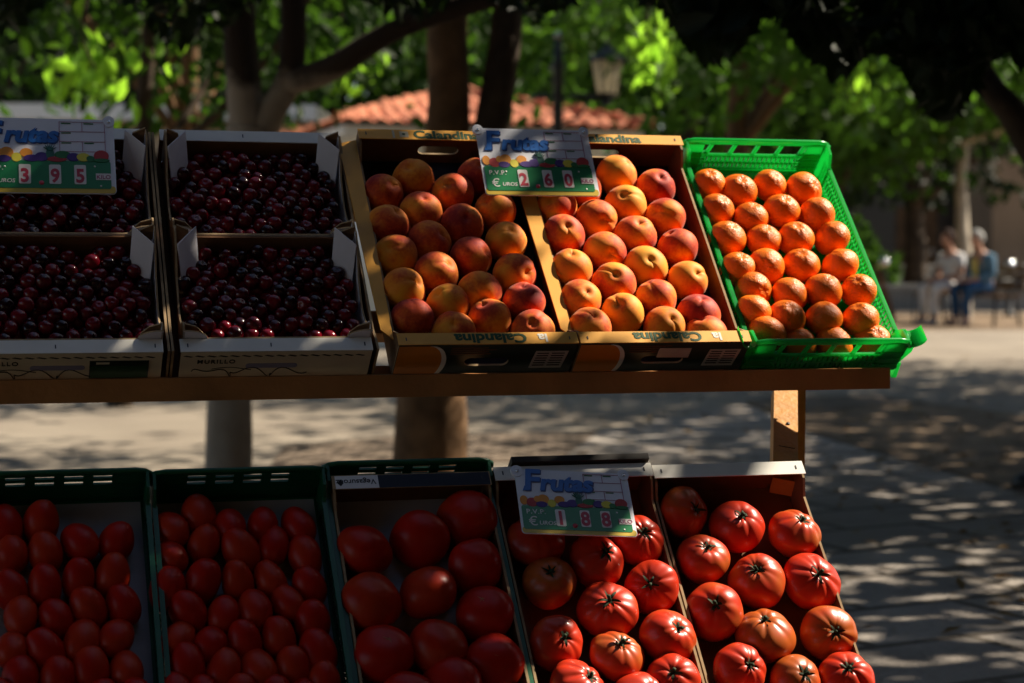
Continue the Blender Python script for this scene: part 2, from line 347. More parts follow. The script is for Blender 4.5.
# peach cartons
PH = .0854
def peach_crate(x, label, slipped):
    X = upper(x); root = empty("peach_crate", X, label, "fruit crate", "yellow printed peach cartons side by side on the upper shelf")
    W, L, H = .3, .5, PH
    fr_, bk, ff, bf = carton(root, W, L, H, .056, .024, "yellow", "kraft_dark", "yellow", "kraft", "dark_print", (.115, .030, .19, .050))
    MB().box((.006, .006, .005), (W-.006, L-.006, .012), "navy").build("cell_tray", root)
    # front print
    b = MB(); n = 18
    arc = [(.052+.024*math.sin(t), .001+(H-.006)*(1-math.cos(t))/2) for t in np.linspace(0, math.pi, n)]
    b.prism([(0.001, .001)] + arc + [(.001, H-.005)], 'y', -.0006, -.0001, "orange_print"); b.build("orange_patch", fr_)
    b = MB(); outer = [(p[0]+.006+.002*math.sin(i/(n-1)*math.pi), p[1]) for i, p in enumerate(arc)]
    b.prism(arc + outer[::-1], 'y', -.0007, -.0001, "white_print")
    b.build("pale_arc", fr_)
    b = MB()
    b.prism([(.227, .024), (.283, .024), (.288, .066), (.232, .066)], 'y', -.0008, -.0001, "paper")
    for q in range(6):
        z = .030+q*.006; b.box((.232+q*.0006, -.0012, z), (.252+q*.0006, -.0008, z+.0022), "ink"); b.box((.257+q*.0006, -.0012, z), (.279+q*.0006, -.0008, z+.0022), "ink")
    b.build("printed_label", fr_)
    b = MB()
    for q in range(4): b.box((.088, -.0008, .060+q*.005), (.088+random.uniform(.06, .085), -.0001, .0618+q*.005), "kraft_dark")
    b.build("small_print", fr_)
    if slipped: MB().box((.139, -.0016, .050), (.196, -.0009, .074), "paper", X=Matrix.Rotation(R(1), 4, 'Y')).build("paper_slip", fr_)
    # lettering on flanges
    b = MB(); text(b, "Calandina", .0265, fr((.214, .0205, H+.0002), (-1.16, 0, 0), (0, -1, 0)), "green_print", .0009); b.build("lettering", ff)
    b = MB(); text(b, "la", .0235, fr((.250, .0195, H+.0002), (-1.1, 0, 0), (0, -1, 0)), "white_print", .0007); b.build("lettering", ff)
    b = MB(); text(b, "Calandina", .0265, fr((.098, L-.0205, H+.0002), (1.16, 0, 0), (0, 1, 0)), "green_print", .0009); b.build("lettering", bf)
    b = MB(); b.box((.073, L-.019, H), (.089, L-.005, H+.0004), "cream_print"); b.box((.078, L-.014, H+.0004), (.083, L-.010, H+.0007), "green_print")
    b.box((.060, L-.022, H), (.064, L-.002, H+.0004), "cream_print"); b.build("emblem", bf)
    b = MB()
    for px_ in (.012, W-.014):
        for yy, fl in ((.008, 0), (L-.014, 0)): b.box((px_, yy, H), (px_+.0016, yy+.006, H+.0008), "iron")
    b.build("staple", root)
    # yellow gusset tabs by the rear corners
    b = MB(); b.prism([(-.020, .05), (-.0015, .03), (-.0015, L-.006), (-.034, L-.016)], 'z', H-.024, H-.0215, "yellow"); b.build("corner_tab", root)
    return X, root
gapx = .3053
XC, _ = peach_crate(.641, "left peach crate with yellow flanges, mostly shaded, beside the dark cherries", False)
XD, _ = peach_crate(.641+gapx, "right peach crate with yellow flanges, sunlit, beside the bright green plastic crate", True)

# cherry cartons
CH = .0735
def cherry_crate(x, label, greenlabel):
    X = upper(x); root = empty("cherry_crate", X, label, "fruit crate", "cream printed cherry cartons on the upper shelf")
    W, L, H = .302, .5, CH
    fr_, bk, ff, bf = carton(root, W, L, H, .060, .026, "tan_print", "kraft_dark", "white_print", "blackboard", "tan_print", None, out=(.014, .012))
    b = MB()
    n = 16
    for q in range(n):
        x0 = .004+q*(W-.012)/n; b.prism([(x0, H-.011), (x0+.012, H-.014), (x0+.0155, H-.0125), (x0+.004, H-.0095)], 'y', -.0006, -.0001, "ink")
    b.build("perforation", fr_)
    b = MB(); r = .0052; cz = .038
    b.prism([(.108+r*math.cos(t), cz+r*math.sin(t)) for t in np.linspace(math.pi/2, 3*math.pi/2, 9)] + [(.180+r*math.cos(t), cz+r*math.sin(t)) for t in np.linspace(-math.pi/2, math.pi/2, 9)], 'y', -.0008, -.0001, "cover"); b.build("covered_handhole", fr_)
    b = MB(); text(b, "MURILLO", .0125, fr((.026, -.0004, .0445), (1, 0, 0), (0, 0, 1)), "ink", .0002, 0, "LEFT", 1.22); b.build("lettering", fr_)
    b = MB(); cur = []
    for t in np.linspace(0, 1, 60):      # flowing script line
        xx = .03+.16*t; zz = .021+.011*math.sin(t*16)*(1-.4*t)+.006*math.sin(t*37+1); cur.append((xx-.012*math.sin(t*16+1.2), -.0007, zz))
    b.tube(cur, .0007, "ink", 5); b.tube([(.05+.0016*i, -.0007, .031+.004*math.sin(i*.1)) for i in range(40)], .0005, "ink", 5); b.build("script_lettering", fr_)
    if greenlabel:
        b = MB(); b.box((.192, -.0009, .012), (.282, -.0001, .054), "dark_print"); b.box((.194, -.0013, .014), (.280, -.0009, .042), "green_print")
        b.box((.202, -.0014, .0465), (.222, -.0009, .051), "tan_print"); b.build("green_label", fr_)
    b = MB()
    for xx in (.01, .14, .29):
        b.box((xx, .009, H), (xx+.0018, .016, H+.0008), "iron"); b.box((xx, L-.016, H), (xx+.0018, L-.009, H+.0008), "iron")
    b.build("staple", root)
    return X, root
XB0 = .641-.3436; XA0 = XB0-.330
XB, _ = cherry_crate(XB0, "cream cherry carton with MURILLO lettering on its front, next to the peaches", False)
XA, _ = cherry_crate(XA0, "cream cherry carton with a dark green label, at the left edge of the shelf", True)

def cherry_box(X, v0, label):
    W, L, t = .300, .222, .003
    Xb = X @ Matrix.Translation((.004, v0, .005)); root = empty("cherry_box", Xb, label, "carton", "small open cherry boxes inside the cherry cartons")
    MB().box((0, 0, 0), (W, L, t), "kraft").build("floor", root)
    for i, x in enumerate((0, W-t)):
        pr = [(0, t), (L, t), (L, .090), (L-.018, .096), (L-.050, .082), (L-.085, .060)]
        pr += [(v, .052+.004*math.sin(v*60)) for v in np.linspace(L-.115, .05, 5)]
        pr += [(.036, .060), (.022, .082), (.010, .087), (0, .083)]
        MB().prism(pr, 'x', x, x+t, "kraft_edge", "kraft" if i == 0 else "lilac", "lilac" if i == 0 else "kraft").build("side_wall", root)
    def wall(y, hc, he, inner, outer, run):
        pts = [(0, 0), (W, 0), (W, he)]
        for q in np.linspace(0, math.pi/2, 7): pts.append((W-.004-run*math.sin(q), hc+(he-hc)*math.cos(q)))
        for q in np.linspace(math.pi/2, 0, 7): pts.append((.004+run*math.sin(q), hc+(he-hc)*math.cos(q)))
        pts.append((0, he))
        return MB().prism(pts, 'y', y, y+t, "kraft_edge", outer, inner)
    wall(0, .066, .084, "kraft", "lilac", .035).build("front_wall", root)
    b = MB(); b.box((0, L-t, t), (W, L, .066), "kraft_dark", ks=dict(yb="kraft")); b.build("back_wall", root)
    for x, s in ((t, 1), (W-t, -1)):       # pale liner panels set across the rear corners
        q = [Vector((x+s*.033, L-.005, .094)), Vector((x+s*.001, L-.042, .091)), Vector((x+s*.008, L-.084, .048)), Vector((x+s*.038, L-.050, .044))]
        nn = (q[1]-q[0]).cross(q[3]-q[0]).normalized(); nn = nn if nn.z > 0 else -nn
        b = MB(); b.add([p for p in q]+[p-nn*.002 for p in q], [(0, 1, 2, 3), (7, 6, 5, 4), (0, 4, 5, 1), (1, 5, 6, 2), (2, 6, 7, 3), (3, 7, 4, 0)], "lilac"); b.build("corner_panel", root)
    for x, s in ((t, 1), (W-t, -1)):       # folded corner flaps, front and back
        b = MB(); b.prism([(x, .05), (x+s*.034, .05), (x+s*.030, .066), (x+s*.018, .081), (x, .088)][::s], 'y', .012, .0145, "kraft_edge", "kraft", "kraft"); b.build("corner_flap", root)
        b = MB(); b.prism([(x, .07), (x+s*.022, .074), (x+s*.020, .092), (x, .104)][::s], 'y', L-.012, L-.009, "kraft_edge", "kraft", "kraft"); b.build("corner_flap", root)
    return Xb, root
BOXES = []
for X, nm in ((XB, "the MURILLO carton beside the peaches"), (XA, "the carton with the green label")):
    for v0, w in ((.028, "front"), (.254, "back")):
        nb, _r0 = cherry_box(X, v0, "small open box of cherries at the %s of %s" % (w, nm)); BOXES.append((nb, w, nm))

# ------------------------------------------------------------------ green plastic crates
def plastic_crate(X, W, L, H, label, k, front=True, solid=False, group="green plastic crates with slotted walls"):
    root = empty("plastic_crate", X, label, "plastic crate", group)
    t = .0035; hs = H*.68; c = .048
    b = MB(); b.box((.004, .004, 0), (W-.004, L-.004, .004), k)
    for i in range(8): b.box((.004, .01+i*(L-.03)/7, -.004), (W-.004, .016+i*(L-.03)/7, 0), k)
    b.build("floor", root)
    def wall_end(y0, name, s):
        b = MB(); 
        b.tube([(-.004, y0, H*.78), (-.003, y0, H-.010), (.006, y0, H-.003), (.02, y0, H), (W-.02, y0, H), (W-.006, y0, H-.003), (W+.003, y0, H-.010), (W+.004, y0, H*.78)], .0045, k, 8)
        n = 6; rows = ((.80, .90), (.60, .71)) if solid else ((.58, .89),)
        lo_ = .60 if solid else .50
        b.box((0, y0-t/2, H*.885), (W, y0+t/2, H*.95), k); b.box((0, y0-t/2, H*(rows[-1][0]-.09)), (W, y0+t/2, H*(rows[-1][0])), k)
        if solid: b.box((0, y0-t/2, H*.705), (W, y0+t/2, H*.805), k)
        for i in range(n+1):
            x = .004+i*(W-.008)/n; sl = 0 if solid else .006; hw = .0075 if solid else .0035
            b.prism([(x-hw, H*rows[-1][0]-.001), (x+hw, H*rows[-1][0]-.001), (x+hw+(sl if 0 < i < n else 0), H*.90), (x-hw+(sl if 0 < i < n else 0), H*.90)], 'y', y0-t/2-.0004, y0+t/2+.0004, k)
        b.box((.0, y0-t/2, .004), (W, y0+t/2, H*.14), k)
        if solid: b.box((.0, y0-t/2+.0006, H*.1), (W, y0+t/2-.0006, H*.55), k)
        else:
            b.box((0, y0-t/2, H*.28), (W, y0+t/2, H*.33), k)
            for i in range(31):
                x = .004+i*(W-.008)/30; b.box((x-.0030, y0-t/2+.0006, H*.12), (x+.0030, y0+t/2-.0006, H*.53), k)
        b.build(name, root)
    wall_end(.004, "front_wall", -1); wall_end(L-.004, "back_wall", 1)
    for x in (.003, W-.003):
        b = MB()
        b.box((x-t/2-.002, c, hs-.005), (x+t/2+.002, L-c, hs), k)
        b.box((x-t/2, c*.5, .004), (x+t/2, L-c*.5, hs*.2), k); b.box((x-t/2, c, hs*.54), (x+t/2, L-c, hs*.62), k)
        n = int((L-.06)/.0095)
        for i in range(n+1):
            y = .03+i*(L-.06)/n; b.box((x-t/2+.0010, y-.0018, hs*.18), (x+t/2-.0010, y+.0018, hs-.002), k)
        b.build("side_wall", root)
        for y, sy in ((.004, 1), (L-.004, -1)):      # corner pillars rising to the end walls
            sx = 1 if x < W/2 else -1
            b = MB()
            b.prism([(y, .002), (y+sy*c, .002), (y+sy*c, hs), (y+sy*c*.85, hs+.004), (y+sy*c*.6, H-.004), (y, H)][::sy], 'x', x-t/2-.0006, x+t/2+.0006, k)
            b.prism([(x, .002), (x+sx*c*.8, .002), (x+sx*c*.8, H*.9), (x, H*.97)][::sx], 'y', y-t/2-.0006, y+t/2+.0006, k)
            for q in range(3): b.box((min(x, x+sx*c), y-.004, H*(.2+.2*q)), (max(x, x+sx*c), y+.004, H*(.2+.2*q)+.003), k)
            b.build("corner_pillar", root)
    # stacking lugs at the front corners
    for x, sx in ((0, -1), (W, 1)):
        if not front: break
        b = MB(); lug = []
        for q in np.linspace(0, math.pi, 9): lug.append((x+sx*(.011-.011*math.cos(q)), H-.030*math.sin(q)*.55))
        pts = [(x, H-.002)] + [(x+sx*(.013*(1-math.cos(q))), H-.002+.010*(1-math.cos(q))/2-.010*math.sin(q)) for q in np.linspace(0, math.pi, 8)][1:]
        low = [(p[0], p[1]-.005) for p in pts][::-1]
        poly = pts + low
        b.prism(poly[::-sx], 'y', -.002, .032, k)
        b.prism([(x, H*.3), (x+sx*.012, H*.62), (x+sx*.012, H*.86), (x, H*.86)][::sx], 'y', .002, .006, k)
        b.prism([(x, -.020), (x+sx*.010, -.020), (x+sx*.004, .02), (x, .02)][::sx], 'y', .002, .028, k)
        b.build("stacking_lug", root)
    return X, root
XE, rootE = plastic_crate(upper(.641+.616), .290, .5, .080, "bright green sunlit plastic crate of tangerines at the right end of the shelf", "plastic")
MB().box((.008, .008, .004), (.275, .492, .007), "plastic").build("base_sheet", rootE)
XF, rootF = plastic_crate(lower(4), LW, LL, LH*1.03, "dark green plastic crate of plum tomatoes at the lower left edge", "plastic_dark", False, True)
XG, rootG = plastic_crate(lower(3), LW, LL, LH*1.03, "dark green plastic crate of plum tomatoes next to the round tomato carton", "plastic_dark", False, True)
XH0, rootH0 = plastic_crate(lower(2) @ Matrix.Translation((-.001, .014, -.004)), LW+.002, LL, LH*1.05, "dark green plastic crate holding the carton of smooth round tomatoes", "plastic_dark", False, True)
for r_ in (rootF, rootG): MB().box((.010, .010, .0045), (LW-.010, LL-.012, .0065), "liner").build("paper_liner", r_)

# tomato cartons
def tomato_crate(X, W, L, H, label, white):
    root = empty("tomato_crate", X, label, "fruit crate", "cardboard tomato cartons on the lower tier")
    kf = "white_print" if white else "kraft_edge"
    fr_, bk, ff, bf = carton(root, W, L, H, .05, .026, "kraft", "kraft_dark", kf, "kraft", "kraft", None)
    MB().box((.005, .005, .0042), (W-.005, L-.005, .0055), "kraft_dark" if white else "liner").build("paper_liner", root)  # ribbed tomato cartons get a darker sheet standing for interior shade
    b = MB()
    for xx in (.012, W-.014): b.box((xx, L-.016, H), (xx+.0018, L-.009, H+.0008), "iron")
    b.build("staple", root)
    return X, root, bf
XH, rootH, bfH = tomato_crate(lower(2) @ Matrix.Translation((.006, .0, .004)), LW-.012, LL-.012, LH*.93, "carton of smooth round tomatoes with a white grower label on its rear flange", False)
b = MB(); b.box((.004, LL-.0375, LH*.93), (.072, LL-.0135, LH*.93+.0004), "card"); lab = b.build("grower_label", bfH)
b = MB(); text(b, "Vegasuroez", .0135, fr((.068, LL-.021, LH*.93+.0006), (-1, 0, 0), (0, -1, 0)), "ink", .0001)
b.prism([(.007, LL-.027), (.012, LL-.033), (.017, LL-.027), (.012, LL-.020)], 'z', LH*.93+.0004, LH*.93+.0008, "ink"); b.build("lettering", lab)
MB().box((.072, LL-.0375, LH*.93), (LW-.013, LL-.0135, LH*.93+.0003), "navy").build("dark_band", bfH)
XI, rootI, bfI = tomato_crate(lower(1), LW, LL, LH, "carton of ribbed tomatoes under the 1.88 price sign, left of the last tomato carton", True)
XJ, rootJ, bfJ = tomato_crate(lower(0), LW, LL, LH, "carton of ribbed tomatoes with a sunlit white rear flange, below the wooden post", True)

# ------------------------------------------------------------------ fruit meshes
def sphere(fn, nu=40, nv=24, name="fruit", mats=()):
    vs = []; fs = []
    vs.append(fn(0.0, 0.0))
    for i in range(1, nv):
        th = math.pi*i/nv
        for j in range(nu): vs.append(fn(th, 2*math.pi*j/nu))
    vs.append(fn(math.pi, 0.0)); e = len(vs)-1
    for j in range(nu): fs.append((0, 1+j, 1+(j+1) % nu)); fs.append((e, e-nu+(j+1) % nu, e-nu+j))
    for i in range(nv-2):
        for j in range(nu): fs.append((1+i*nu+j, 1+(i+1)*nu+j, 1+(i+1)*nu+(j+1) % nu, 1+i*nu+(j+1) % nu))
    me = bpy.data.meshes.new(name); me.from_pydata([tuple(v) for v in vs], [], fs)
    me.polygons.foreach_set("use_smooth", [True]*len(fs))
    for k in mats: me.materials.append(M[k])
    me.update(); return me
def sph(th, ph, r, zs=1.0): return Vector((r*math.sin(th)*math.cos(ph), r*math.sin(th)*math.sin(ph), r*math.cos(th)*zs))
def wrap(a): return (a+math.pi) % (2*math.pi)-math.pi
def mk_peach(seed, r=.0378):
    rs = random.Random(seed); o = Vector((rs.uniform(0, 50), rs.uniform(0, 50), 0)); cl = rs.uniform(.03, .06)
    def fn(th, ph):
        k = 1+.03*noise.noise(sph(th, ph, 1.3)+o)
        k -= .16*math.exp(-(th/.22)**2) + .03*math.exp(-((math.pi-th)/.25)**2)*0
        k -= cl*math.exp(-(wrap(ph)/.16)**2)*math.exp(-((th-.5)/1.0)**2)
        k += .04*math.exp(-((wrap(ph)-.45)/.5)**2)*math.sin(th)
        k += .05*math.exp(-((math.pi-th)/.15)**2)
        return sph(th, ph, r*k, .95)
    return sphere(fn, 44, 26, "peach", ["peach"])
def mk_tang(seed, r=.0342):
    rs = random.Random(seed); o = Vector((rs.uniform(0, 50), rs.uniform(0, 50), 0)); n = rs.choice((7, 8, 9)); p0 = rs.uniform(0, 6); fl = rs.uniform(.84, .92)
    def fn(th, ph):
        k = 1+.035*noise.noise(sph(th, ph, 1.2)+o)+.010*noise.noise(sph(th, ph, 6)+o)
        top = math.exp(-(th/.42)**2)
        k += .03*math.exp(-((th-.36)/.16)**2) - .08*math.exp(-(th/.17)**2)
        k += .012*math.cos(n*ph+p0)*math.exp(-((th-.42)/.26)**2)
        k -= .08*math.exp(-((math.pi-th)/.2)**2)
        return sph(th, ph, r*k, fl)
    return sphere(fn, 44, 26, "tangerine", ["tangerine"])
def mk_beef(seed, r=.0458):
    rs = random.Random(seed); o = Vector((rs.uniform(0, 50), rs.uniform(0, 50), 0)); n = rs.choice((7, 8, 9, 10)); amp = rs.uniform(.025, .062); fl = rs.uniform(.74, .84)
    ph0 = [2*math.pi*(i+rs.uniform(-.25, .25))/n for i in range(n)]
    wd = [rs.uniform(.13, .22) for _ in range(n)]; dp = [rs.uniform(.5, 1.3) for _ in range(n)]
    def fn(th, ph):
        k = 1+.10*noise.noise(sph(th, ph, 1.0)+o)
        g = sum(d*math.exp(-(wrap(ph-a)/w)**2) for a, w, d in zip(ph0, wd, dp))
        k -= amp*g*math.exp(-((th-.75)/.60)**2)
        k -= .20*math.exp(-(th/.24)**2); k -= .07*math.exp(-((math.pi-th)/.35)**2)
        return sph(th, ph, r*k, fl)
    return sphere(fn, 72, 30, "ribbed_tomato", ["tomato"])
def mk_round(seed, r=.0465):
    rs = random.Random(seed); o = Vector((rs.uniform(0, 50), rs.uniform(0, 50), 0)); n = rs.choice((4, 5)); p0 = rs.uniform(0, 6); fl = rs.uniform(.76, .86)
    def fn(th, ph):
        k = 1+.08*noise.noise(sph(th, ph, .9)+o)+.022*math.cos(n*ph+p0)*math.sin(th)**2
        k -= .02*math.exp(-(th/.2)**2)
        return sph(th, ph, r*k, fl)
    return sphere(fn, 40, 24, "round_tomato", ["tomato_round"])
def mk_plum(seed, r=.0256):
    rs = random.Random(seed); o = Vector((rs.uniform(0, 50), rs.uniform(0, 50), 0)); e = rs.uniform(1.2, 1.52); tp = rs.uniform(-.10, .10)
    def fn(th, ph):
        k = 1+.05*noise.noise(sph(th, ph, 1.0)+o)
        p = sph(th, ph, r*k, e); s = 1+tp*math.cos(th)
        return Vector((p.x*s, p.y*s, p.z - .03*r*math.exp(-(th/.2)**2)*3))
    return sphere(fn, 32, 22, "plum_tomato", ["plum"])
def mk_cherry(seed, r=.0136):
    rs = random.Random(seed); o = Vector((rs.uniform(0, 50), rs.uniform(0, 50), 0))
    def fn(th, ph):
        k = 1+.05*noise.noise(sph(th, ph, 1.0)+o)-.22*math.exp(-(th/.3)**2)-.03*math.exp(-(wrap(ph)/.3)**2)
        return sph(th, ph, r*k, .93)
    return sphere(fn, 22, 14, "cherry", ["cherry"])
def mk_calyx(seed, r=.0458):
    rs = random.Random(seed); b = MB(); n = rs.choice((5, 6, 6))
    z0 = r*.80*.76
    for i in range(n):
        a = 2*math.pi*(i+rs.uniform(-.2, .2))/n; l = r*rs.uniform(.20, .40); w = r*rs.uniform(.05, .08); cu = rs.uniform(-.15, .5)
        d = Vector((math.cos(a), math.sin(a), 0)); s = Vector((-math.sin(a), math.cos(a), 0)); vs = []
        for q in range(6):
            t = q/5; c = d*l*(.08+t)+Vector((0, 0, z0+r*(.04+.18*t*(1-t)*1.6+cu*.35*t*t))); ww = w*(1-t)**.7*(.6+.9*t)+.0002
            tw = s*math.cos(t*cu*2)+Vector((0, 0, 1))*math.sin(t*cu*2)
            vs += [c-tw*ww, c+tw*ww+Vector((0, 0, .0006)), ]
        b.add(vs, [(2*q, 2*q+1, 2*q+3, 2*q+2) for q in range(5)], "calyx", True)
    b.tube([(0, 0, z0-.004), (.0005, .0004, z0+r*.10), (rs.uniform(-.004, .004), rs.uniform(-.004, .004), z0+r*.26)], [.0034, .0026, .003], "calyx", 7)
    return b.mesh("calyx")
def mk_scar(seed):
    rs = random.Random(seed); b = MB(); z = .0392*.93
    for i in range(5):
        a = 2*math.pi*i/5+rs.uniform(-.3, .3); l = rs.uniform(.005, .011); d = Vector((math.cos(a), math.sin(a), 0))
        b.tube([Vector((0, 0, z-.0008)), d*l*.5+Vector((0, 0, z-.0007)), d*l+Vector((0, 0, z-.0011))], [.0007, .0005, .0002], "scar", 5)
    return b.mesh("scar")
def orient(X, tilt_max, towards=None, lean=0):
    """random rotation whose local z is within tilt_max of the crate normal (leaned up the slope)"""
    n = (X.to_3x3() @ Vector((0, -lean, 1))).normalized() if towards is None else towards
    a = random.uniform(0, 2*math.pi); t = R(random.uniform(0, tilt_max))
    p = n.orthogonal().normalized(); p.rotate(Matrix.Rotation(a, 3, n)); n2 = n.copy(); n2.rotate(Matrix.Rotation(t, 3, p))
    return n2.to_track_quat('Z', 'Y').to_matrix().to_4x4() @ Matrix.Rotation(random.uniform(0, 2*math.pi), 4, 'Z')
def place(kind, me, X, px, py, w, rot, label, cat, group, scale=1.0, child=None):
    l = unproj(px, py, X, w)
    while X is XE and l.y < .042 and w > .026: w -= .002; l = unproj(px, py, X, w)
    if X is XE: l.y = max(l.y, .040); l.x = min(max(l.x, .036), .29-.036)
    M4 = Matrix.Translation(X @ l) @ rot @ Matrix.Diagonal((scale, scale, scale, 1))
    o = link(kind, me, None, label, cat, group, None, M4)
    if child: link(child[0], child[1], o)
    return o
def crop(rows, x0, y0, s): return [[(x0+a/s, y0+b_/s) for a, b_ in r] for r in rows]

PE = [mk_peach(i) for i in range(7)]
pl = crop([[(178,170),(335,168)],[(105,205),(275,205)],[(197,250),(378,248)],[(118,283),(297,283)],[(217,323),(405,322)],[(134,357),(319,360)],[(235,400),(425,403)],[(155,440),(340,447)],[(262,477),(448,472)],[(176,510),(365,512)],[(277,546),(470,542)]], 340, 110, 2.4385)
pr = crop([[(60,155),(235,160)],[(150,195),(330,192)],[(88,240),(256,235)],[(185,270),(352,265)],[(105,307),(280,310)],[(205,350),(384,337)],[(124,390),(305,385)],[(229,425),(408,417)],[(147,465),(330,462)],[(250,499),(435,501)],[(170,535),(352,530)],[(452,552)]], 520, 110, 2.4385)
for rows, X, nm in ((pl, XC, "left"), (pr, XD, "right")):
    for i, row in enumerate(rows):
        for j, (px, py) in enumerate(row):
            side = "left" if j == 0 else "right"
            if len(row) == 1: side = "only"
            place("peach", random.choice(PE), X, px, py, .047, orient(X, 55, lean=.1), "ripe peach in the %s peach crate, %s row from the back, %s one" % (nm, ORD[i], side), "peach", "peaches in the %s peach crate" % nm, random.uniform(.95, 1.04))
TA = [mk_tang(i) for i in range(7)]
tr = crop([[(110,165),(198,183),(278,167),(364,178)],[(140,228),(230,250),(307,233),(395,243)],[(170,300),(262,305),(343,302),(435,300)],[(180,378),(267,373),(357,368),(455,370)],[(236,432),(328,443),(412,435),(502,434)],[(230,488),(320,503),(414,503),(507,505)],[(268,542),(350,568),(440,568),(538,566)]], 660, 120, 2.53)
tr.append([(tr[6][0][0]-2, 352), (tr[6][1][0]+10, 370), (tr[6][2][0]+12, 371), (tr[6][3][0]+10, 371)])
for i, row in enumerate(tr):
    for j, (px, py) in enumerate(row):
        if i == 7: continue
        place("tangerine", random.choice(TA), XE, px, py, .041, orient(XE, 60, lean=-.2), "orange tangerine in green crate, %s row from the back, %s from the left" % (ORD[i], ORD[j]), "tangerine", "tangerines in the green crate", random.uniform(.94, 1.05))
BE = [mk_beef(i) for i in range(7)]; CA = [mk_calyx(i) for i in range(6)]
I_ = [[(536,542),(638,541)],[(549,583),(597,561),(652,588)],[(556,643),(607,611),(668,637)],[(577,688),(617,656),(672,682)],[(640,700),(600,735),(690,728)]]
J_ = [[(684,513),(737,527),(794,534)],[(703,559),(757,581),(811,582)],[(714,611),(765,637),(828,634)],[(739,670),(796,682),(845,680)],[(755,724),(812,732),(868,728)]]
for rows, X, nm in ((I_, XI, "carton under 1.88 sign"), (J_, XJ, "carton below wooden post")):
    for i, row in enumerate(rows):
        for j, (px, py) in enumerate(row):
            place("ribbed_tomato", random.choice(BE), X, px, py, .040, orient(X, 34, lean=-.05), "ribbed tomato in the %s, %s row from back, %s from left" % (nm, ORD[i], ORD[j]), "tomato", "ribbed tomatoes in the "+nm, random.uniform(.92, 1.05), ("calyx", random.choice(CA)))
RO = [mk_round(i) for i in range(5)]; SCR = [mk_scar(i) for i in range(4)]
H_ = crop([[(160,292),(320,262),(460,200)],[(178,445),(345,415),(485,340)],[(215,600),(375,580),(512,480)],[(285,735),(410,700),(540,625)],[(460,760)]], 310, 450, 2.926)
for i, row in enumerate(H_):
    for j, (px, py) in enumerate(row):
        place("round_tomato", random.choice(RO), XH, px, py, .038, orient(XH, 40), "smooth round red tomato without calyx, %s row from the back, %s from the left" % (ORD[i], ORD[j]), "tomato", "smooth round tomatoes", random.uniform(.94, 1.05), ("blossom_scar", random.choice(SCR)))
PL = [mk_plum(i) for i in range(8)]
F_ = crop([[(15,222),(120,212),(235,272),(342,268)],[(35,305),(132,300),(230,380),(330,370)],[(30,410),(130,400),(258,465),(360,455)],[(60,490),(165,495),(240,565),(340,550)],[(35,585),(135,595),(265,650),(370,645)],[(60,668),(170,672),(300,735),(395,740)],[(-10,735),(95,745),(195,755)]], 0, 450, 2.926)
G_ = crop([[(500,235),(580,190),(672,228),(768,222),(872,225)],[(500,315),(597,275),(705,298),(800,282),(893,313)],[(492,410),(590,390),(695,385),(790,383),(905,400)],[(550,475),(655,485),(745,470),(840,448),(913,505)],[(520,560),(615,570),(715,565),(815,550),(930,595)],[(545,640),(655,650),(755,645),(855,640),(948,675)],[(510,720),(600,735),(700,730),(800,725),(890,728)]], 0, 450, 2.926)
for rows, X, nm in ((F_, XF, "left edge crate"), (G_, XG, "crate beside the round tomatoes")):
    for i, row in enumerate(rows):
        for j, (px, py) in enumerate(row):
            ax = (X.to_3x3() @ Vector((random.gauss(0, .35), 1, random.gauss(.35, .4)))).normalized()
            rot = ax.to_track_quat('Z', 'Y').to_matrix().to_4x4() @ Matrix.Rotation(random.uniform(0, 6), 4, 'Z')
            place("plum_tomato", random.choice(PL), X, px, py, .031, rot, "plum tomato in the %s, %s row from back, %s from left" % (nm, ORD[i], ORD[j]), "tomato", "plum tomatoes in the "+nm, random.uniform(.92, 1.08))
# cherries: visible layer one by one, the layer beneath as one mass per box
CHM = [mk_cherry(i) for i in range(6)]
for bi, (Xb, w, nm) in enumerate(BOXES):
    W, L = .300, .222; sp = .0262; heap = MB(); proto = CHM[0]
    pv = [v.co.copy() for v in proto.vertices]; pf = [tuple(p.vertices) for p in proto.polygons]
    for layer in (0, 1):
        rr = 0; y = .022
        while y < L-.016:
            x = .018+(sp/2 if (rr+layer) % 2 else 0)
            while x < W-.018:
                xx = x+random.gauss(0, .0028); yy = y+random.gauss(0, .0028); mound = .006*math.sin(math.pi*xx/W)*math.sin(math.pi*yy/L)
                z = (.042 if layer else .024)+mound+random.gauss(0, .0025 if layer else .001)
                X = Xb @ Matrix.Translation((xx, yy, z)); px, py, d = proj(X.translation)
                rot = Matrix.Rotation(random.uniform(0, 6), 4, 'Z') @ Matrix.Rotation(random.gauss(0, .9), 4, 'X') @ Matrix.Rotation(random.gauss(0, .9), 4, 'Y'); s = random.uniform(.90, 1.06)
                if layer and min(xx, W-xx)*1.6+(L-yy) < .092: pass
                elif px > -16:
                    if layer and random.random() > .07:
                        link("cherry", random.choice(CHM), None, "dark red cherry in the box at the %s of %s" % (w, nm), "cherry", "cherries in the box at the %s of %s" % (w, nm), None, Matrix.Translation(X.translation) @ rot @ Matrix.Scale(s, 4))
                    elif not layer: heap.add(pv, pf, "cherry", True, X @ rot)
                x += sp
            y += sp*.86; rr += 1
    heap.build("cherry_heap", None, label="deeper layer of dark cherries at the %s of %s" % (w, nm), cat="cherries", kind="stuff")

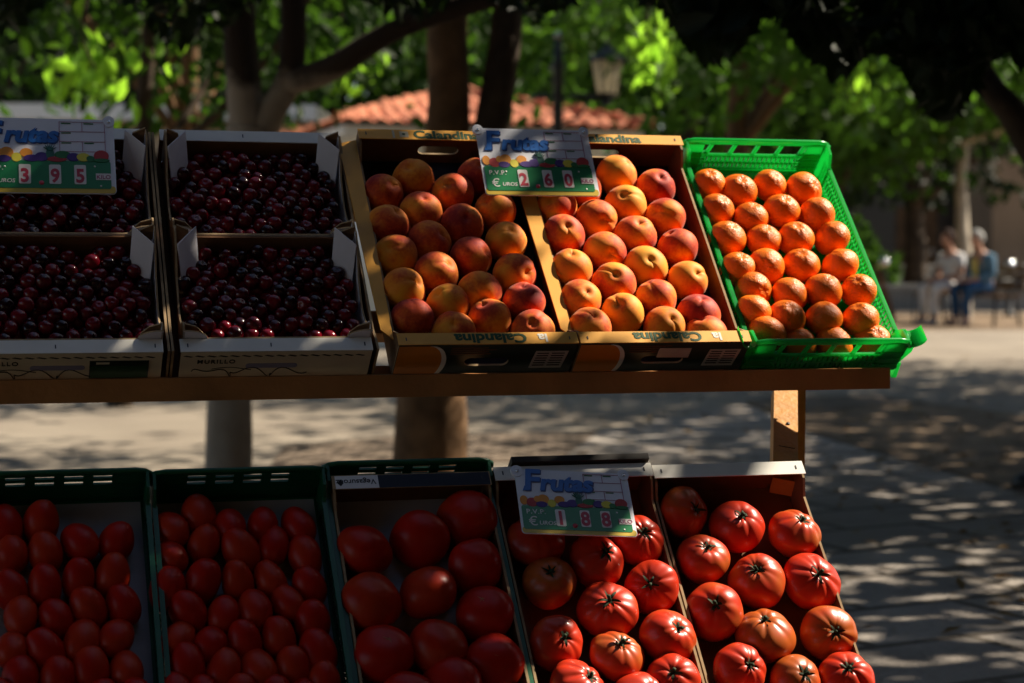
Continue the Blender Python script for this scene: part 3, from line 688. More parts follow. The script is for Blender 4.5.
# ------------------------------------------------------------------ price signs
def price_sign(M4, digits, label, W=.213, H=.135):
    root = empty("price_sign", M4, label, "price sign", "Frutas price signs clipped to the crates")
    def X(x, y, z): return fr((x*W, H*(1-y), z), (1, 0, 0), (0, 1, 0))
    def rect(b, x0, y0, x1, y1, z0, z1, k): b.box((x0*W, H*(1-y1), z0), (x1*W, H*(1-y0), z1), k)
    def rr(x0, y0, x1, y1, r):
        pts = []
        for cx, cy, a in ((x1-r, y0+r, -90), (x1-r, y1-r, 0), (x0+r, y1-r, 90), (x0+r, y0+r, 180)):
            for q in range(5): t = R(a+q*22.5); pts.append((cx+r*math.cos(t), cy+r*math.sin(t)))
        return pts
    b = MB(); b.prism(rr(0, 0, W, H, .006), 'z', -.002, 0, "sign_white")
    b.build("panel", root)
    b = MB(); b.prism(rr(.001, .001, W-.001, H*.10, .005), 'z', 0, .0004, "sign_yellow"); b.build("yellow_border", root)
    b = MB(); b.prism(rr(W*.02, H*.065, W*.965, H*.43, .004), 'z', .0004, .0009, "sign_green"); green = b.build("green_band", root)
    for x in (.02, .965):
        b = MB(); b.prism([(x*W+.010*math.cos(t)*(1.0 if math.sin(t) > 0 else .9), H-.004+.011*math.sin(t)) for t in np.linspace(0, 2*math.pi, 14)[:-1]], 'z', -.004, .0015, "sign_white")
        b.lathe([(.0026, .0015), (.0026, .003), (.001, .0036)], "steel", 10, fr((x*W, H-.005, 0), (1, 0, 0), (0, 1, 0))); b.build("clip", root)
    b = MB(); text(b, "F", .056, X(.065, .33, .0008), "sign_navy", .0022, .12); text(b, "rutas", .043, X(.205, .33, .0008), "sign_navy", .0022, .22, space=.98)
    text(b, "F", .056, X(.058, .318, .0013), "sign_blue", .0017, .12); text(b, "rutas", .043, X(.197, .318, .0013), "sign_blue", .0017, .22, space=.98)
    b.prism([(W*.05, H*.66), (W*.10, H*.66), (W*.12, H*.72), (W*.07, H*.735)], 'z', .0006, .0014, "sign_blue")
    b.build("lettering", root)
    b = MB(); l = .0007
    for y in (.04, .17, .305, .44): rect(b, .60, y, .935, y+l/H*.8, .0003, .0008, "sign_line")
    for x in (.60, .93): rect(b, x, .04, x+l/W, .44, .0003, .0009, "sign_line")
    for y0, y1 in ((.04, .17), (.305, .44)): rect(b, .765, y0, .765+l/W, y1, .0003, .0009, "sign_line")
    for x, y in ((.615, .055), (.78, .055), (.615, .185), (.615, .32), (.78, .32)): rect(b, x, y, x+.07, y+.014, .0003, .0008, "f_green")
    b.build("form_table", root)
    b = MB(); rs = random.Random(3)
    def disc(x, y, rx, ry, k, z): b.prism([(x*W+rx*W*math.cos(t), H*(1-y)+ry*H*math.sin(t)) for t in np.linspace(0, 2*math.pi, 15)[:-1]], 'z', .0003, z, k)
    z = .0010
    for x, y, rx, ry, k in ((.05,.49,.035,.07,"f_orange"),(.12,.52,.05,.07,"f_red"),(.17,.47,.035,.05,"f_orange"),(.22,.47,.05,.075,"f_orange"),(.20,.55,.05,.045,"f_purple"),(.29,.53,.036,.06,"f_yellow"),(.36,.47,.045,.06,"f_orange"),(.40,.54,.06,.045,"f_purple"),(.47,.52,.05,.06,"f_purple"),(.53,.48,.03,.08,"f_pine"),(.58,.55,.07,.035,"f_red"),(.62,.49,.06,.05,"f_green"),(.70,.52,.05,.055,"f_purple"),(.77,.52,.05,.055,"f_yellow"),(.82,.54,.03,.04,"f_green"),(.90,.50,.055,.075,"f_red"),(.90,.56,.06,.025,"f_green")):
        z += .00006; disc(x, y, rx, ry, k, z)
    for i in range(7):
        a = R(30+i*20); x0, y0 = .53*W, H*.56; b.prism([(x0-.002, y0), (x0+.002, y0), (x0+.012*math.cos(a), y0+.014*math.sin(a))], 'z', .0004, .0022+i*.00003, "f_pine")
    b.build("fruit_picture", root)
    b = MB(); text(b, "P.V.P.", .0125, X(.055, .70, .001), "card", .0001, space=1.1); text(b, "€", .024, X(.065, .88, .001), "card", 0); text(b, "UROS", .0105, X(.155, .865, .001), "card", .0001, .15)
    for x, y in ((.205, .655), (.85, .64), (.89, .90)): b.lathe([(.0017, 0), (.0017, .0013)], "card", 8, X(x, y, 0))
    b.build("lettering", green)
    for i, (x, d) in enumerate(zip((.305, .52, .70), digits)):
        c = MB(); c.prism(rr(x*W, H*(1-.88), (x+.085)*W, H*(1-.625), .0025), 'z', .0009, .0016, "card"); c = c.build("price_card", root)
        b = MB(); text(b, d, .036, fr(((x+.0425)*W, H*(1-.855), .0017), (.82, 0, 0), (0, 1, 0)), "sign_red", .0012, 0, "CENTER"); b.build("digit", c)
    b = MB(); b.lathe([(.0042, 0), (.0042, .0013)], "sign_red", 10, X(.465, .865, 0)); b.build("decimal_point", root)
    c = MB(); rect(c, .855, .735, .965, .82, .0009, .0016, "card"); c = c.build("unit_card", root)
    b = MB(); text(b, "KILO", .0105, fr((.910*W, H*(1-.806), .0017), (1, 0, 0), (0, 1, 0)), "sign_line", .0001, 0, "CENTER"); b.build("lettering", c)
    return root
def sign_frame(px, py, X, v, w, tilt, W, rz=0, ry=0):
    # place so that the panel's top-left corner projects near (px,py) at the crate's local (v,w) plane depth
    p = X @ Vector((0, v, w)); r = ray(px, py); k = (p.y-CAM.y)/r.y; tl = CAM + r*k
    return tl, Matrix.Rotation(tilt, 4, 'X') @ Matrix.Rotation(rz, 4, 'Z') @ Matrix.Rotation(ry, 4, 'Y')
for (px, py, X, v, w, tl, digits, lab, rz) in (
    (475, 128, XC, .486, .112, 57, "260", "Frutas price sign reading 2.60, bright, clipped between the two peach crates", .0),
    (-25, 117, XA, .486, .112, 60, "395", "Frutas price sign reading 3.95 standing over the cherries at the left edge", .0),
    (514, 469, XI, LL-.016, LH+.024, 46, "188", "Frutas price sign reading 1.88, shaded and tilted, above the ribbed tomatoes", -.085)):
    W_, H_s = ((.209, .144) if px > 0 else (.224, .146)) if py < 300 else (.209*.885, .141*.88)
    o, rot = sign_frame(px, py, X, v, w, R(tl), W_, rz)
    price_sign(Matrix.Translation(o) @ rot @ Matrix.Translation((0, -H_s, 0)), digits, lab, W_, H_s)
# ------------------------------------------------------------------ ground
def groundmat(name, a, b_, sc, bump=.5, fine=60, tile=None):
    Mx = bpy.data.materials.new(name); Mx.use_nodes = True; nt = Mx.node_tree; N = nt.nodes; L = nt.links; b = N["Principled BSDF"]
    b.inputs["Roughness"].default_value = .9; b.inputs["Specular IOR Level"].default_value = .25
    g = N.new("ShaderNodeNewGeometry")
    n = N.new("ShaderNodeTexNoise"); n.inputs["Scale"].default_value = sc; n.inputs["Detail"].default_value = 8; L.new(g.outputs["Position"], n.inputs["Vector"])
    n2 = N.new("ShaderNodeTexNoise"); n2.inputs["Scale"].default_value = fine; n2.inputs["Detail"].default_value = 4; L.new(g.outputs["Position"], n2.inputs["Vector"])
    ad = N.new("ShaderNodeMath"); ad.operation = "MULTIPLY_ADD"; ad.inputs[1].default_value = .4; L.new(n2.outputs["Fac"], ad.inputs[0]); L.new(n.outputs["Fac"], ad.inputs[2])
    cr = N.new("ShaderNodeValToRGB"); e = cr.color_ramp.elements; e[0].position = .5; e[0].color = (*a, 1); e[1].position = .9; e[1].color = (*b_, 1)
    L.new(ad.outputs[0], cr.inputs[0]); out = cr.outputs[0]; h = n2.outputs["Fac"]
    if tile:
        mp = N.new("ShaderNodeMapping"); mp.inputs["Rotation"].default_value = (0, 0, tile[2]); L.new(g.outputs["Position"], mp.inputs[0])
        br = N.new("ShaderNodeTexBrick"); br.inputs["Scale"].default_value = 1; br.inputs["Brick Width"].default_value = tile[0]; br.inputs["Row Height"].default_value = tile[1]
        br.inputs["Mortar Size"].default_value = tile[3]; br.inputs["Color1"].default_value = (.78, .78, .78, 1); br.inputs["Color2"].default_value = (1.1, 1.1, 1.1, 1); br.inputs["Mortar"].default_value = (.35, .33, .30, 1)
        L.new(mp.outputs[0], br.inputs["Vector"])
        mx = N.new("ShaderNodeMix"); mx.data_type = "RGBA"; mx.blend_type = "MULTIPLY"; mx.inputs[0].default_value = 1; L.new(out, mx.inputs[6]); L.new(br.outputs["Color"], mx.inputs[7]); out = mx.outputs[2]
    L.new(out, b.inputs["Base Color"])
    bp = N.new("ShaderNodeBump"); bp.inputs["Strength"].default_value = bump; bp.inputs["Distance"].default_value = .02; L.new(h, bp.inputs["Height"]); L.new(bp.outputs[0], b.inputs["Normal"])
    return Mx
M["sand"] = groundmat("sandy_paving", (.165, .135, .105), (.27, .23, .18), .9)
M["pave"] = groundmat("grey_paving", (.215, .185, .16), (.33, .295, .26), 2.2, .5, 50, (.62, .42, -YAW+.06, .02))
M["soil"] = groundmat("tree_pit_soil", (.075, .05, .03), (.22, .15, .09), 3.5, .9, 22)
M["cobble"] = groundmat("cobbles", (.13, .095, .07), (.30, .23, .17), 3, .8, 30, (.13, .1, .3, .025))
M["road"] = groundmat("road_asphalt", (.10, .10, .10), (.16, .155, .15), 1.5)
def sheet(name, pts, z, k): return MB().add([(p.x, p.y, z) for p in pts], [tuple(range(len(pts)))], k).build(name, kind="structure")
MB().add([(-250, -150, 0), (250, -150, 0), (250, 350, 0), (-250, 350, 0)], [(0, 1, 2, 3)], "sand").build("ground", kind="structure")
sheet("pavement", [G(470, 487), G(600, 432), G(745, 404), G(815, 436), G(998, 489), G(1150, 530), Vector((6, 1.5, 0)), Vector((3.5, -3, 0)), Vector((-3, -3, 0)), Vector((-1.5, 3.5, 0))], .004, "pave")
sheet("tree_pit", [G(812, 434), G(780, 416), G(800, 404), G(870, 399), G(960, 408), G(1060, 420), G(1250, 450), G(1300, 520), G(1120, 520), G(998, 486)], .008, "soil")
sheet("cobbled_strip", [G(560, 462), G(270, 468), G(285, 446), G(420, 436), G(560, 434), G(600, 431)], .008, "cobble")
sheet("cobbled_strip", [G(780, 415), G(745, 404), G(770, 398), G(880, 397), G(930, 404), G(860, 408)], .012, "cobble")
sheet("grass_strip", [G(560, 331.5), G(560, 313), G(1400, 313), G(1400, 329)], .004, "soil")
# fallen leaves and pods
b = MB()
for i in range(380):
    p = G(random.uniform(560, 1150), 300+random.random()**.6*330 if random.random() < .6 else random.uniform(398, 470), .016)
    a = random.uniform(0, 6.28); l = random.uniform(.02, .05); d = Vector((math.cos(a), math.sin(a), random.uniform(-.2, .3)))*l; s = Vector((-math.sin(a), math.cos(a), random.uniform(-.3, .4)))*l*.35
    b.add([p-d, p+s, p+d, p-s+Vector((0, 0, .006))], [(0, 1, 2), (0, 2, 3)], "litter")
b.build("fallen_leaves", kind="stuff", label="dry fallen leaves scattered over the grey paving and soil", cat="leaves")
b = MB(); q = G(1029, 488); b.lathe([(.07, 0), (.085, .03), (.06, .075), (.02, .09)], "iron", 9, Matrix.Translation(q) @ Matrix.Diagonal((1, .7, .8, 1))); b.build("rock", label="small dark stone lying at the far edge of the grey paving", cat="rock")

# ------------------------------------------------------------------ far structures
def wall(name, a, c, h, t, k, label, cat, z0=0, top=None):
    a = Vector((a.x, a.y, 0)); c = Vector((c.x, c.y, 0)); x = (c-a).normalized(); X = fr((a.x, a.y, z0), x, Vector((-x.y, x.x, 0))); l = (c-a).length
    b = MB().box((0, 0, 0), (l, t, h-.08 if top else h), k, X)
    if top: b.box((-.03, -.04, h-.08), (l+.03, t+.04, h), top, X)
    return b.build(name, None, label=label, cat=cat)
wall("low_wall", P(700, 300, 33.5), P(1350, 300, 33.5), .46, .5, "stone", "low grey stone wall behind the seated couple", "wall", top="stone_light")
wall("planter_wall", P(690, 280, 38), P(1400, 280, 38), .78, .6, "stone_light", "pale stone planter wall farther back, below the dark shopfronts", "wall", top="stone_light")
def building(name, x0, x1, d, depth, h, k, label, win=True, wk="dark_glass", storey=3.0, door=True):
    a = P(x0, 252, d); c = P(x1, 252, d); a.z = c.z = 0; x = (c-a).normalized(); y = Vector((-x.y, x.x, 0)); l = (c-a).length; X = fr(a, x, y)
    root = empty(name, Matrix.Translation(a), label, "building"); T = Matrix.Translation(-a)
    MB().box((0, 0, 0), (l, depth, h), k, T @ X).build("wall", root)
    MB().box((-.25, -.25, h), (l+.25, depth+.25, h+.22), "plaster", T @ X).build("roof_edge", root)
    if win:
        n = max(1, int(l/2.6)); ns = max(1, int(h/storey))
        for s in range(ns):
            for i in range(n):
                xx = (i+.5)*l/n; z0 = s*storey+.9; z1 = z0+1.4
                if s == 0 and door and i == n//2:
                    f = MB().box((xx-.55, -.05, .02), (xx+.55, .02, 2.25), "bark_brown", T @ X).build("door", root)
                    MB().box((xx+.38, -.09, 1.0), (xx+.44, -.05, 1.14), "metal", T @ X).build("handle", f); continue
                f = MB()
                for q in ((xx-.62, z0-.06, xx+.62, z0), (xx-.62, z1, xx+.62, z1+.06), (xx-.62, z0, xx-.55, z1), (xx+.55, z0, xx+.62, z1), (xx-.03, z0, xx+.03, z1)): f.box((q[0], -.07, q[1]), (q[2], .01, q[3]), "plaster", T @ X)
                f = f.build("window", root); MB().box((xx-.55, -.03, z0), (xx+.55, .01, z1), wk, T @ X).build("pane", f)
    return root
building("shop_building", 992, 1500, 47, 12, 6.4, "beige_dim", "tan rendered building at the right edge behind the bollard", storey=3.1)
building("shop_building", 700, 988, 50, 10, 5.5, "dark_glass", "dark fronted building behind the seated couple", win=True)
building("long_building", -500, 300, 27, 8, 2.88, "beige", "long low beige building with a white flat roof edge behind the left trees", storey=2.7)
# kiosk with pyramidal pantile roof
kc = P(458, 200, 21.6); ks = 1.78; kz = 2.36; root = empty("kiosk", Matrix.Translation((kc.x, kc.y, 0)), "small square kiosk with a terracotta tile roof behind the forked tree", "kiosk")
rotK = Matrix.Rotation(-YAW+.28, 4, 'Z'); b = MB().box((-1.42, -1.42, 0), (1.42, 1.42, kz-.12), "plaster", rotK); b.build("wall", root)
MB().box((-1.66, -1.66, kz-.12), (1.66, 1.66, kz-.02), "plaster", rotK).build("eave", root)
N_ = 150; vs = []; fs = []
for i in range(N_+1):
    for j in range(N_+1):
        x = -ks+2*ks*i/N_; y = -ks+2*ks*j/N_
        r_ = max(abs(x), abs(y)); tang = y if abs(x) > abs(y) else x
        z = kz+(ks-r_)*.27+.045*abs(math.sin(tang*math.pi/.17))+.02*(((ks-r_)*3.2) % 1.0)*-1+.02*noise.noise(Vector((x*4, y*4, 0)))
        if abs(abs(x)-abs(y)) < .07: z += .07
        vs.append((x, y, z))
for i in range(N_):
    for j in range(N_): a = i*(N_+1)+j; fs.append((a, a+N_+1, a+N_+2, a+1))
b = MB(); b.add(vs, fs, "rooftile", False, rotK); b.build("roof", root)
MB().box((-.8, -1.46, .9), (.8, -1.40, 1.9), "dark_glass", rotK).build("counter_window", root)
# street lamp
lp = P(557, 252, 16.5); lp.z = 0
root = empty("street_lamp", Matrix.Translation(lp), "black iron street lamp with one frosted lantern, in front of the tiled roof", "street lamp")
ax = Vector((CR.x, CR.y, 0)).normalized(); X = fr((0, 0, 0), ax, Vector((-ax.y, ax.x, 0)))
b = MB(); b.lathe([(.13, 0), (.13, .12), (.08, .2), (.07, .7), (.05, .8), (.045, 2.6), (.06, 2.64), (.045, 2.7), (.03, 2.86), (.0, 2.9)], "iron", 14, X); b.build("pole", root)
b = MB(); b.tube([(0, 0, 2.36), (.2, 0, 2.40), (.43, 0, 2.36)], .022, "iron", 8, X=X); b.tube([(0, 0, 2.15), (.18, 0, 2.2), (.3, 0, 2.38)], .015, "iron", 8, X=X); b.tube([(0, 0, 2.38), (-.25, 0, 2.38)], .02, "iron", 8, X=X); b.build("arm", root)
XL = X @ Matrix.Translation((.43, 0, 2.36))
b = MB(); b.lathe([(.02, -.06), (.05, -.04), (.03, 0), (.09, .05)], "iron", 6, XL, False); b.lathe([(.17, .335), (.15, .37), (.09, .41), (.05, .44), (.03, .47), (.0, .5)], "iron", 6, XL, False)
for i in range(6):
    t = 2*math.pi*i/6; b.tube([(.088*math.cos(t), .088*math.sin(t), .05), (.143*math.cos(t), .143*math.sin(t), .335)], .006, "iron", 5, X=XL)
ln = b.build("lantern", root); b = MB(); b.lathe([(.082, .052), (.137, .333)], "lamp_glass", 6, XL, False); b.build("glass", ln)
b = MB(); b.lathe([(.0, 2.90), (.03, 2.88), (.035, 2.93), (.0, 2.96)], "metal", 10, X); b.build("finial", root)
# bollards
for (px, py, d, lab) in ((1010, 265, 30.5, "black bollard with a polished ball top to the right of the bench"), (884, 262, 30.5, "black bollard with a polished ball top to the left of the seated couple")):
    p = P(px, py, d); h = p.z; p.z = 0; root = empty("bollard", Matrix.Translation(p), lab, "bollard", "ball topped bollards")
    b = MB(); b.lathe([(.09, 0), (.09, .04), (.045, .07), (.04, h-.08), (.055, h-.06), (.03, h-.05)], "iron", 12); b.build("post", root)
    b = MB(); b.lathe([(.085*math.sin(t)+.0005, h-.085*math.cos(t)) for t in np.linspace(0, math.pi, 9)], "steel", 14); b.build("ball", root)
a0 = P(877, 268, 27); a1 = G(894, 322); b = MB(); b.tube([a1, a1.lerp(a0, .5), a0], [.05, .045, .04], "bark_brown", 8); b.build("leaning_stake", label="reddish brown stake leaning beside the rim of the green crate", cat="stake")

# ------------------------------------------------------------------ trees
def leaf_mesh(name, C, size, k, parent, droop=.5, asp=.46, tag_=None, seed=0):
    g = np.random.default_rng(seed+len(C)); n = len(C)
    d = g.normal(size=(n, 3)); d[:, 2] -= droop*1.3; d /= np.linalg.norm(d, axis=1)[:, None]
    s = np.cross(d, g.normal(size=(n, 3))); s /= np.linalg.norm(s, axis=1)[:, None]; nn = np.cross(d, s)
    L = (size*g.uniform(.65, 1.25, n))[:, None]; Wd = L*asp*.5
    A = C-d*L*.5; T = C+d*L*.5-nn*L*.08
    a1 = C-d*L*.12+s*Wd+nn*L*.09; a2 = C-d*L*.12-s*Wd+nn*L*.09
    b1 = C+d*L*.22+s*Wd*.8+nn*L*.05; b2 = C+d*L*.22-s*Wd*.8+nn*L*.05
    V = np.stack([A, a1, b1, T, b2, a2], 1).reshape(-1, 3)
    base = np.arange(n)[:, None]*6
    q1 = base+np.array([[0, 1, 2, 3]]); q2 = base+np.array([[0, 3, 4, 5]])
    loops = np.concatenate([q1, q2], 1).reshape(-1).astype(np.int32)
    me = bpy.data.meshes.new(name); me.vertices.add(len(V)); me.vertices.foreach_set("co", V.astype(np.float32).ravel())
    me.loops.add(len(loops)); me.loops.foreach_set("vertex_index", loops); np_ = 2*n
    me.polygons.add(np_); me.polygons.foreach_set("loop_start", np.arange(0, np_*4, 4, dtype=np.int32)); me.polygons.foreach_set("loop_total", np.full(np_, 4, np.int32))
    me.materials.append(M[k]); me.update(calc_edges=True); me.validate()
    return link(name, me, parent, **(tag_ or {}))
def crown_pts(c, rad, nclump, per, seed, spread=.3, shell=.55, zmin=None):
    g = np.random.default_rng(seed); u = g.normal(size=(nclump, 3)); u /= np.linalg.norm(u, axis=1)[:, None]
    rr = g.uniform(shell**3, 1, nclump)**(1/3); cl = np.array(c)+u*rr[:, None]*np.array(rad)
    pts = (cl[:, None, :]+g.normal(size=(nclump, per, 3))*spread*g.uniform(.6, 1.3, (nclump, 1, 1))*np.array([1, 1, .7])).reshape(-1, 3)
    if zmin is not None: pts = pts[pts[:, 2] > zmin]
    return pts
# shade on the stall comes from the leaves overhead: openings are cut in the crowns for the sun patches
s_ = np.array(SUN); NU = np.array([0, -math.sin(TILT), math.cos(TILT)])
def img(pts):
    q = pts-np.array(CAM); d = q@np.array(CF); return 512+F*(q@np.array(CR))/d, 341.5-F*(q@np.array(CU))/d, d
def shadow_hits(Cp):
    out = []
    for O in (np.array(XC @ Vector((0, 0, .06))), np.array(XI @ Vector((0, 0, .06)))):
        k = ((Cp-O)@NU)/(s_@NU); H = Cp-s_*k[:, None]; v = (H-O)@np.array([0, math.cos(TILT), math.sin(TILT)])
        px, py, d = img(H); out.append((k, v, px, py, d))
    return out
def sst(x, a, c): t = np.clip((x-a)/(c-a), 0, 1); return t*t*(3-2*t)
BENCH = G(966, 325)+Vector((0, 0, .8))
def tau_upper(px, py):     # how much leaf cover the sun meets on its way to each place on the upper shelf
    e = px-(500+(340-py)*.42); cher = 3.4-3.05*((py > 338) & (py < 372))-2.4*((px > 280) & (px < 350) & (py < 152))
    left = np.where(px < 372, cher, .75)
    return left+(.07-left)*sst(e, -30, 30)
def tau_lower(px, py):
    e = px-(522+(655-py)*.62); left = np.where(px < 330, 4.0, 1.9)
    return left+(.10-left)*sst(e, -35, 35)
def keep_open(Cp, seed=1):
    g = np.random.default_rng(seed)
    (k, v, px, py, d), (k2, v2, px2, py2, d2) = shadow_hits(Cp); r = g.random(len(Cp))
    up = (k > .05) & (v > -.10) & (v < .60) & (px < 1000) & (px > -450); lo = (k2 > .05) & (v2 > -.10) & (v2 < .56) & (px2 < 940) & (px2 > -450)
    a = Cp-np.array(BENCH); bn = (np.linalg.norm(a-np.outer(a@s_, s_), axis=1) < .95) & (a@s_ > 0)
    return ~((up | lo | bn) & (r > .02))
def trunk(b, pts, rad, k, n=14): b.tube(pts, rad, k, n, wob=.22)
def spline(pts, n=5):
    pts = [Vector(p) for p in pts]; out = []
    for i in range(len(pts)-1):
        p0 = pts[max(i-1, 0)]; p1 = pts[i]; p2 = pts[i+1]; p3 = pts[min(i+2, len(pts)-1)]
        for q in range(n):
            t = q/n; out.append(.5*((2*p1)+(-p0+p2)*t+(2*p0-5*p1+4*p2-p3)*t*t+(-p0+3*p1-3*p2+p3)*t**3))
    out.append(pts[-1]); return out
def limb(b, pts, r0, r1, k, n=12):
    sp = spline(pts); rad = [r0+(r1-r0)*i/(len(sp)-1) for i in range(len(sp))]; trunk(b, sp, rad, k, n)

# left lime-washed forked tree
dL = 8.2; base = P(227, 490, dL); base.z = 0
root = empty("plane_tree", Matrix.Translation(base), "forked tree with a pale limewashed lower trunk behind the cherry crates", "tree"); T = -base
def rel(px, py, d): return P(px, py, d)+T
b = MB(); limb(b, [(0, 0, -.05), rel(229, 440, dL), rel(232, 300, dL), rel(247, 160, dL), rel(250, 128, dL)], .095, .10, "limebark", 16)
limb(b, [rel(249, 150, dL), rel(243, 90, dL), rel(239, 30, dL), rel(236, -60, dL), rel(225, -260, dL)], .088, .055, "limebark")
limb(b, [rel(252, 152, dL), rel(272, 112, dL), rel(290, 75, dL), rel(293, 10, dL), rel(290, -90, dL), rel(300, -260, dL)], .07, .04, "limebark")
limb(b, [rel(288, 84, dL), rel(330, 68, dL-.1), rel(400, 28, dL-.2), rel(490, -2, dL-.3), rel(620, -30, dL-.4), rel(760, -120, dL-.5)], .06, .03, "limebark")
b.build("trunk", root)
pts = crown_pts(np.array(base)+[.2, .3, 4.3], (3.2, 3.0, 1.9), 170, 26, 11, .26, .35, 2.25)
leaf_mesh("crown", pts[keep_open(pts, 2)]-np.array(base), .15, "leaf", root)
# centre forked tree
dC = 8.5; base2 = P(428, 482, dC); base2.z = 0
root = empty("plane_tree", Matrix.Translation(base2), "thick dark tree forking into two trunks behind the peach crates", "tree"); T = -base2
b = MB(); limb(b, [(0, 0, -.05), rel(429, 470, dC), rel(430, 440, dC), rel(432, 380, dC), rel(440, 300, dC), rel(450, 235, dC)], .165, .145, "bark_brown", 18)
limb(b, [rel(448, 250, dC), rel(448, 150, dC), rel(449, 60, dC), rel(449, -40, dC), rel(446, -250, dC)], .115, .075, "bark_brown", 16)
limb(b, [rel(455, 250, dC), rel(480, 180, dC), rel(493, 120, dC), rel(506, 30, dC), rel(512, -60, dC), rel(530, -260, dC)], .095, .055, "bark", 14)
b.build("trunk", root)
pts = crown_pts(np.array(base2)+[.5, .5, 4.6], (3.6, 3.2, 2.1), 210, 26, 12, .27, .35, 2.35)
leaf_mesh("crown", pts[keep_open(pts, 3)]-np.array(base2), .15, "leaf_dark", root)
# near right tree: its crown hangs over the stall and the paving
base3 = P(1290, 400, 7.6); base3.z = 0
root = empty("plane_tree", Matrix.Translation(base3), "broad dark tree whose low boughs overhang the right of the square", "tree"); T = -base3
b = MB(); limb(b, [(0, 0, -.05), (.02, 0, .6), (-.05, .05, 1.3), (-.1, .1, 1.9)], .2, .15, "bark", 16)
limb(b, [(-.1, .1, 1.8), rel(1090, 190, 8.3), rel(1010, 110, 8.6), rel(975, 60, 8.8), rel(900, -90, 9)], .10, .04, "bark")
limb(b, [(-.1, .1, 1.8), (-.8, -.8, 2.8), (-1.6, -2.0, 3.5), (-2.6, -3.2, 3.9)], .11, .04, "bark")
limb(b, [(-.1, .1, 1.8), (0, .3, 3), (.2, .4, 4.2)], .12, .05, "bark"); limb(b, [(-.8, -.8, 2.75), (-2.2, -.6, 3.3), (-3.4, -.8, 3.6)], .07, .03, "bark")
b.build("trunk", root)
pts = crown_pts((3.4, 4.6, 4.3), (3.7, 3.6, 1.5), 210, 26, 13, .24, .2, 2.55)
g = np.random.default_rng(5); n = 8800     # low hanging sprays
px = g.uniform(640, 1250, n); lim = 18+70*np.clip((px-660)/170, 0, 1)*(.62+.38*np.sin(px*.021+.6))+24*np.sin(px*.055)
py = -140+(lim+140)*g.random(n)**.55; dd = g.uniform(5.6, 8.8, n)
hang = np.array([P(a, c, e) for a, c, e in zip(px, py, dd)])
px = g.uniform(-60, 620, 1700); py = g.uniform(-140, 1, 1700)+np.where(px < 330, 34*np.sin(px*.03+2.2)+8, 14*np.sin(px*.05)); dd = g.uniform(6.2, 8, 1700)
hang2 = np.array([P(a, c, e) for a, c, e in zip(px, py, dd)])
# unseen leaves added along the sun's rays to shade the left of the stall
sh = []
for Xq, tau, Wd, u0, u1, nn in ((XC, tau_upper, .5, -1.25, .95, 1400), (XI, tau_lower, .46, -1.3, .6, 2200)):
    for i in range(nn):
        p = Xq @ Vector((random.uniform(u0, u1), random.uniform(-.14, Wd+.12), .06)); qx, qy, _ = proj(p)
        if random.random() > tau(np.array(qx), np.array(qy))/4: continue
        sh.append(p+SUN*random.uniform(2.0, 3.4))
sh = np.array(sh); (k, v, px, py, d), (k2, v2, px2, py2, d2) = shadow_hits(sh)
bad = ((v > -.1) & (v < .6) & (px < 1000) & (tau_upper(px, py) < .6) & (k > .05)) | ((v2 > -.1) & (v2 < .56) & (px2 < 940) & (tau_lower(px2, py2) < .6) & (k2 > .05))
sh = sh[~bad | (np.random.default_rng(4).random(len(sh)) < .02)]
allp = np.concatenate([pts[keep_open(pts, 4)], hang[keep_open(hang, 6)], sh])
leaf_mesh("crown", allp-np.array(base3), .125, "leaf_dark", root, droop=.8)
pts = hang2[keep_open(hang2, 9)]; root4 = empty("hanging_bough", Matrix.Translation(P(300, -120, 7)), "dark leafy bough hanging into the top left of the view", "branch")
leaf_mesh("leaves", pts-np.array(root4.location), .13, "leaf_dark", root4, droop=.8)
b = MB(); limb(b, [Vector((1.4, .3, .3)), Vector((.5, .1, .12)), Vector((-.4, 0, .1)), Vector((-1.4, -.1, .0))], .03, .012, "bark"); b.build("limb", root4)
# trees right of the view shade the paving
for (bx, by, rad_, sd_, lab) in ((8.6, 7.2, 3.6, 61, "tree shading the grey paving from beyond the right edge"), (11.5, 11.5, 3.6, 62, "farther tree beyond the right edge, shading the tree pit"), (13.2, 14.5, 4.6, 63, "wide tree beyond the right edge, casting dapples across the square")):
    root = empty("plane_tree", Matrix.Translation((bx, by, 0)), lab, "tree")
    b = MB(); limb(b, [(0, 0, -.05), (.05, 0, 1.2), (0, .05, 2.6), (.1, 0, 4)], .17, .08, "bark")
    for a in (0, 1.6, 3.1, 4.6): limb(b, [(0, .05, 2.3), (math.cos(a)*1.2, math.sin(a)*1.2, 3.3), (math.cos(a)*2.4, math.sin(a)*2.4, 4.1)], .08, .03, "bark", 8)
    b.build("trunk", root)
    pts = crown_pts((bx-(2.4 if sd_ == 63 else 0), by, 4.3 if sd_ < 63 else 5.2), (rad_, rad_, 1.5), 310 if sd_ < 63 else 330, 24, sd_, .36, .1, 2.4 if sd_ < 63 else 3.6)
    leaf_mesh("crown", pts[keep_open(pts, sd_)]-np.array((bx, by, 0)), .2, "leaf_dark", root, asp=.6)
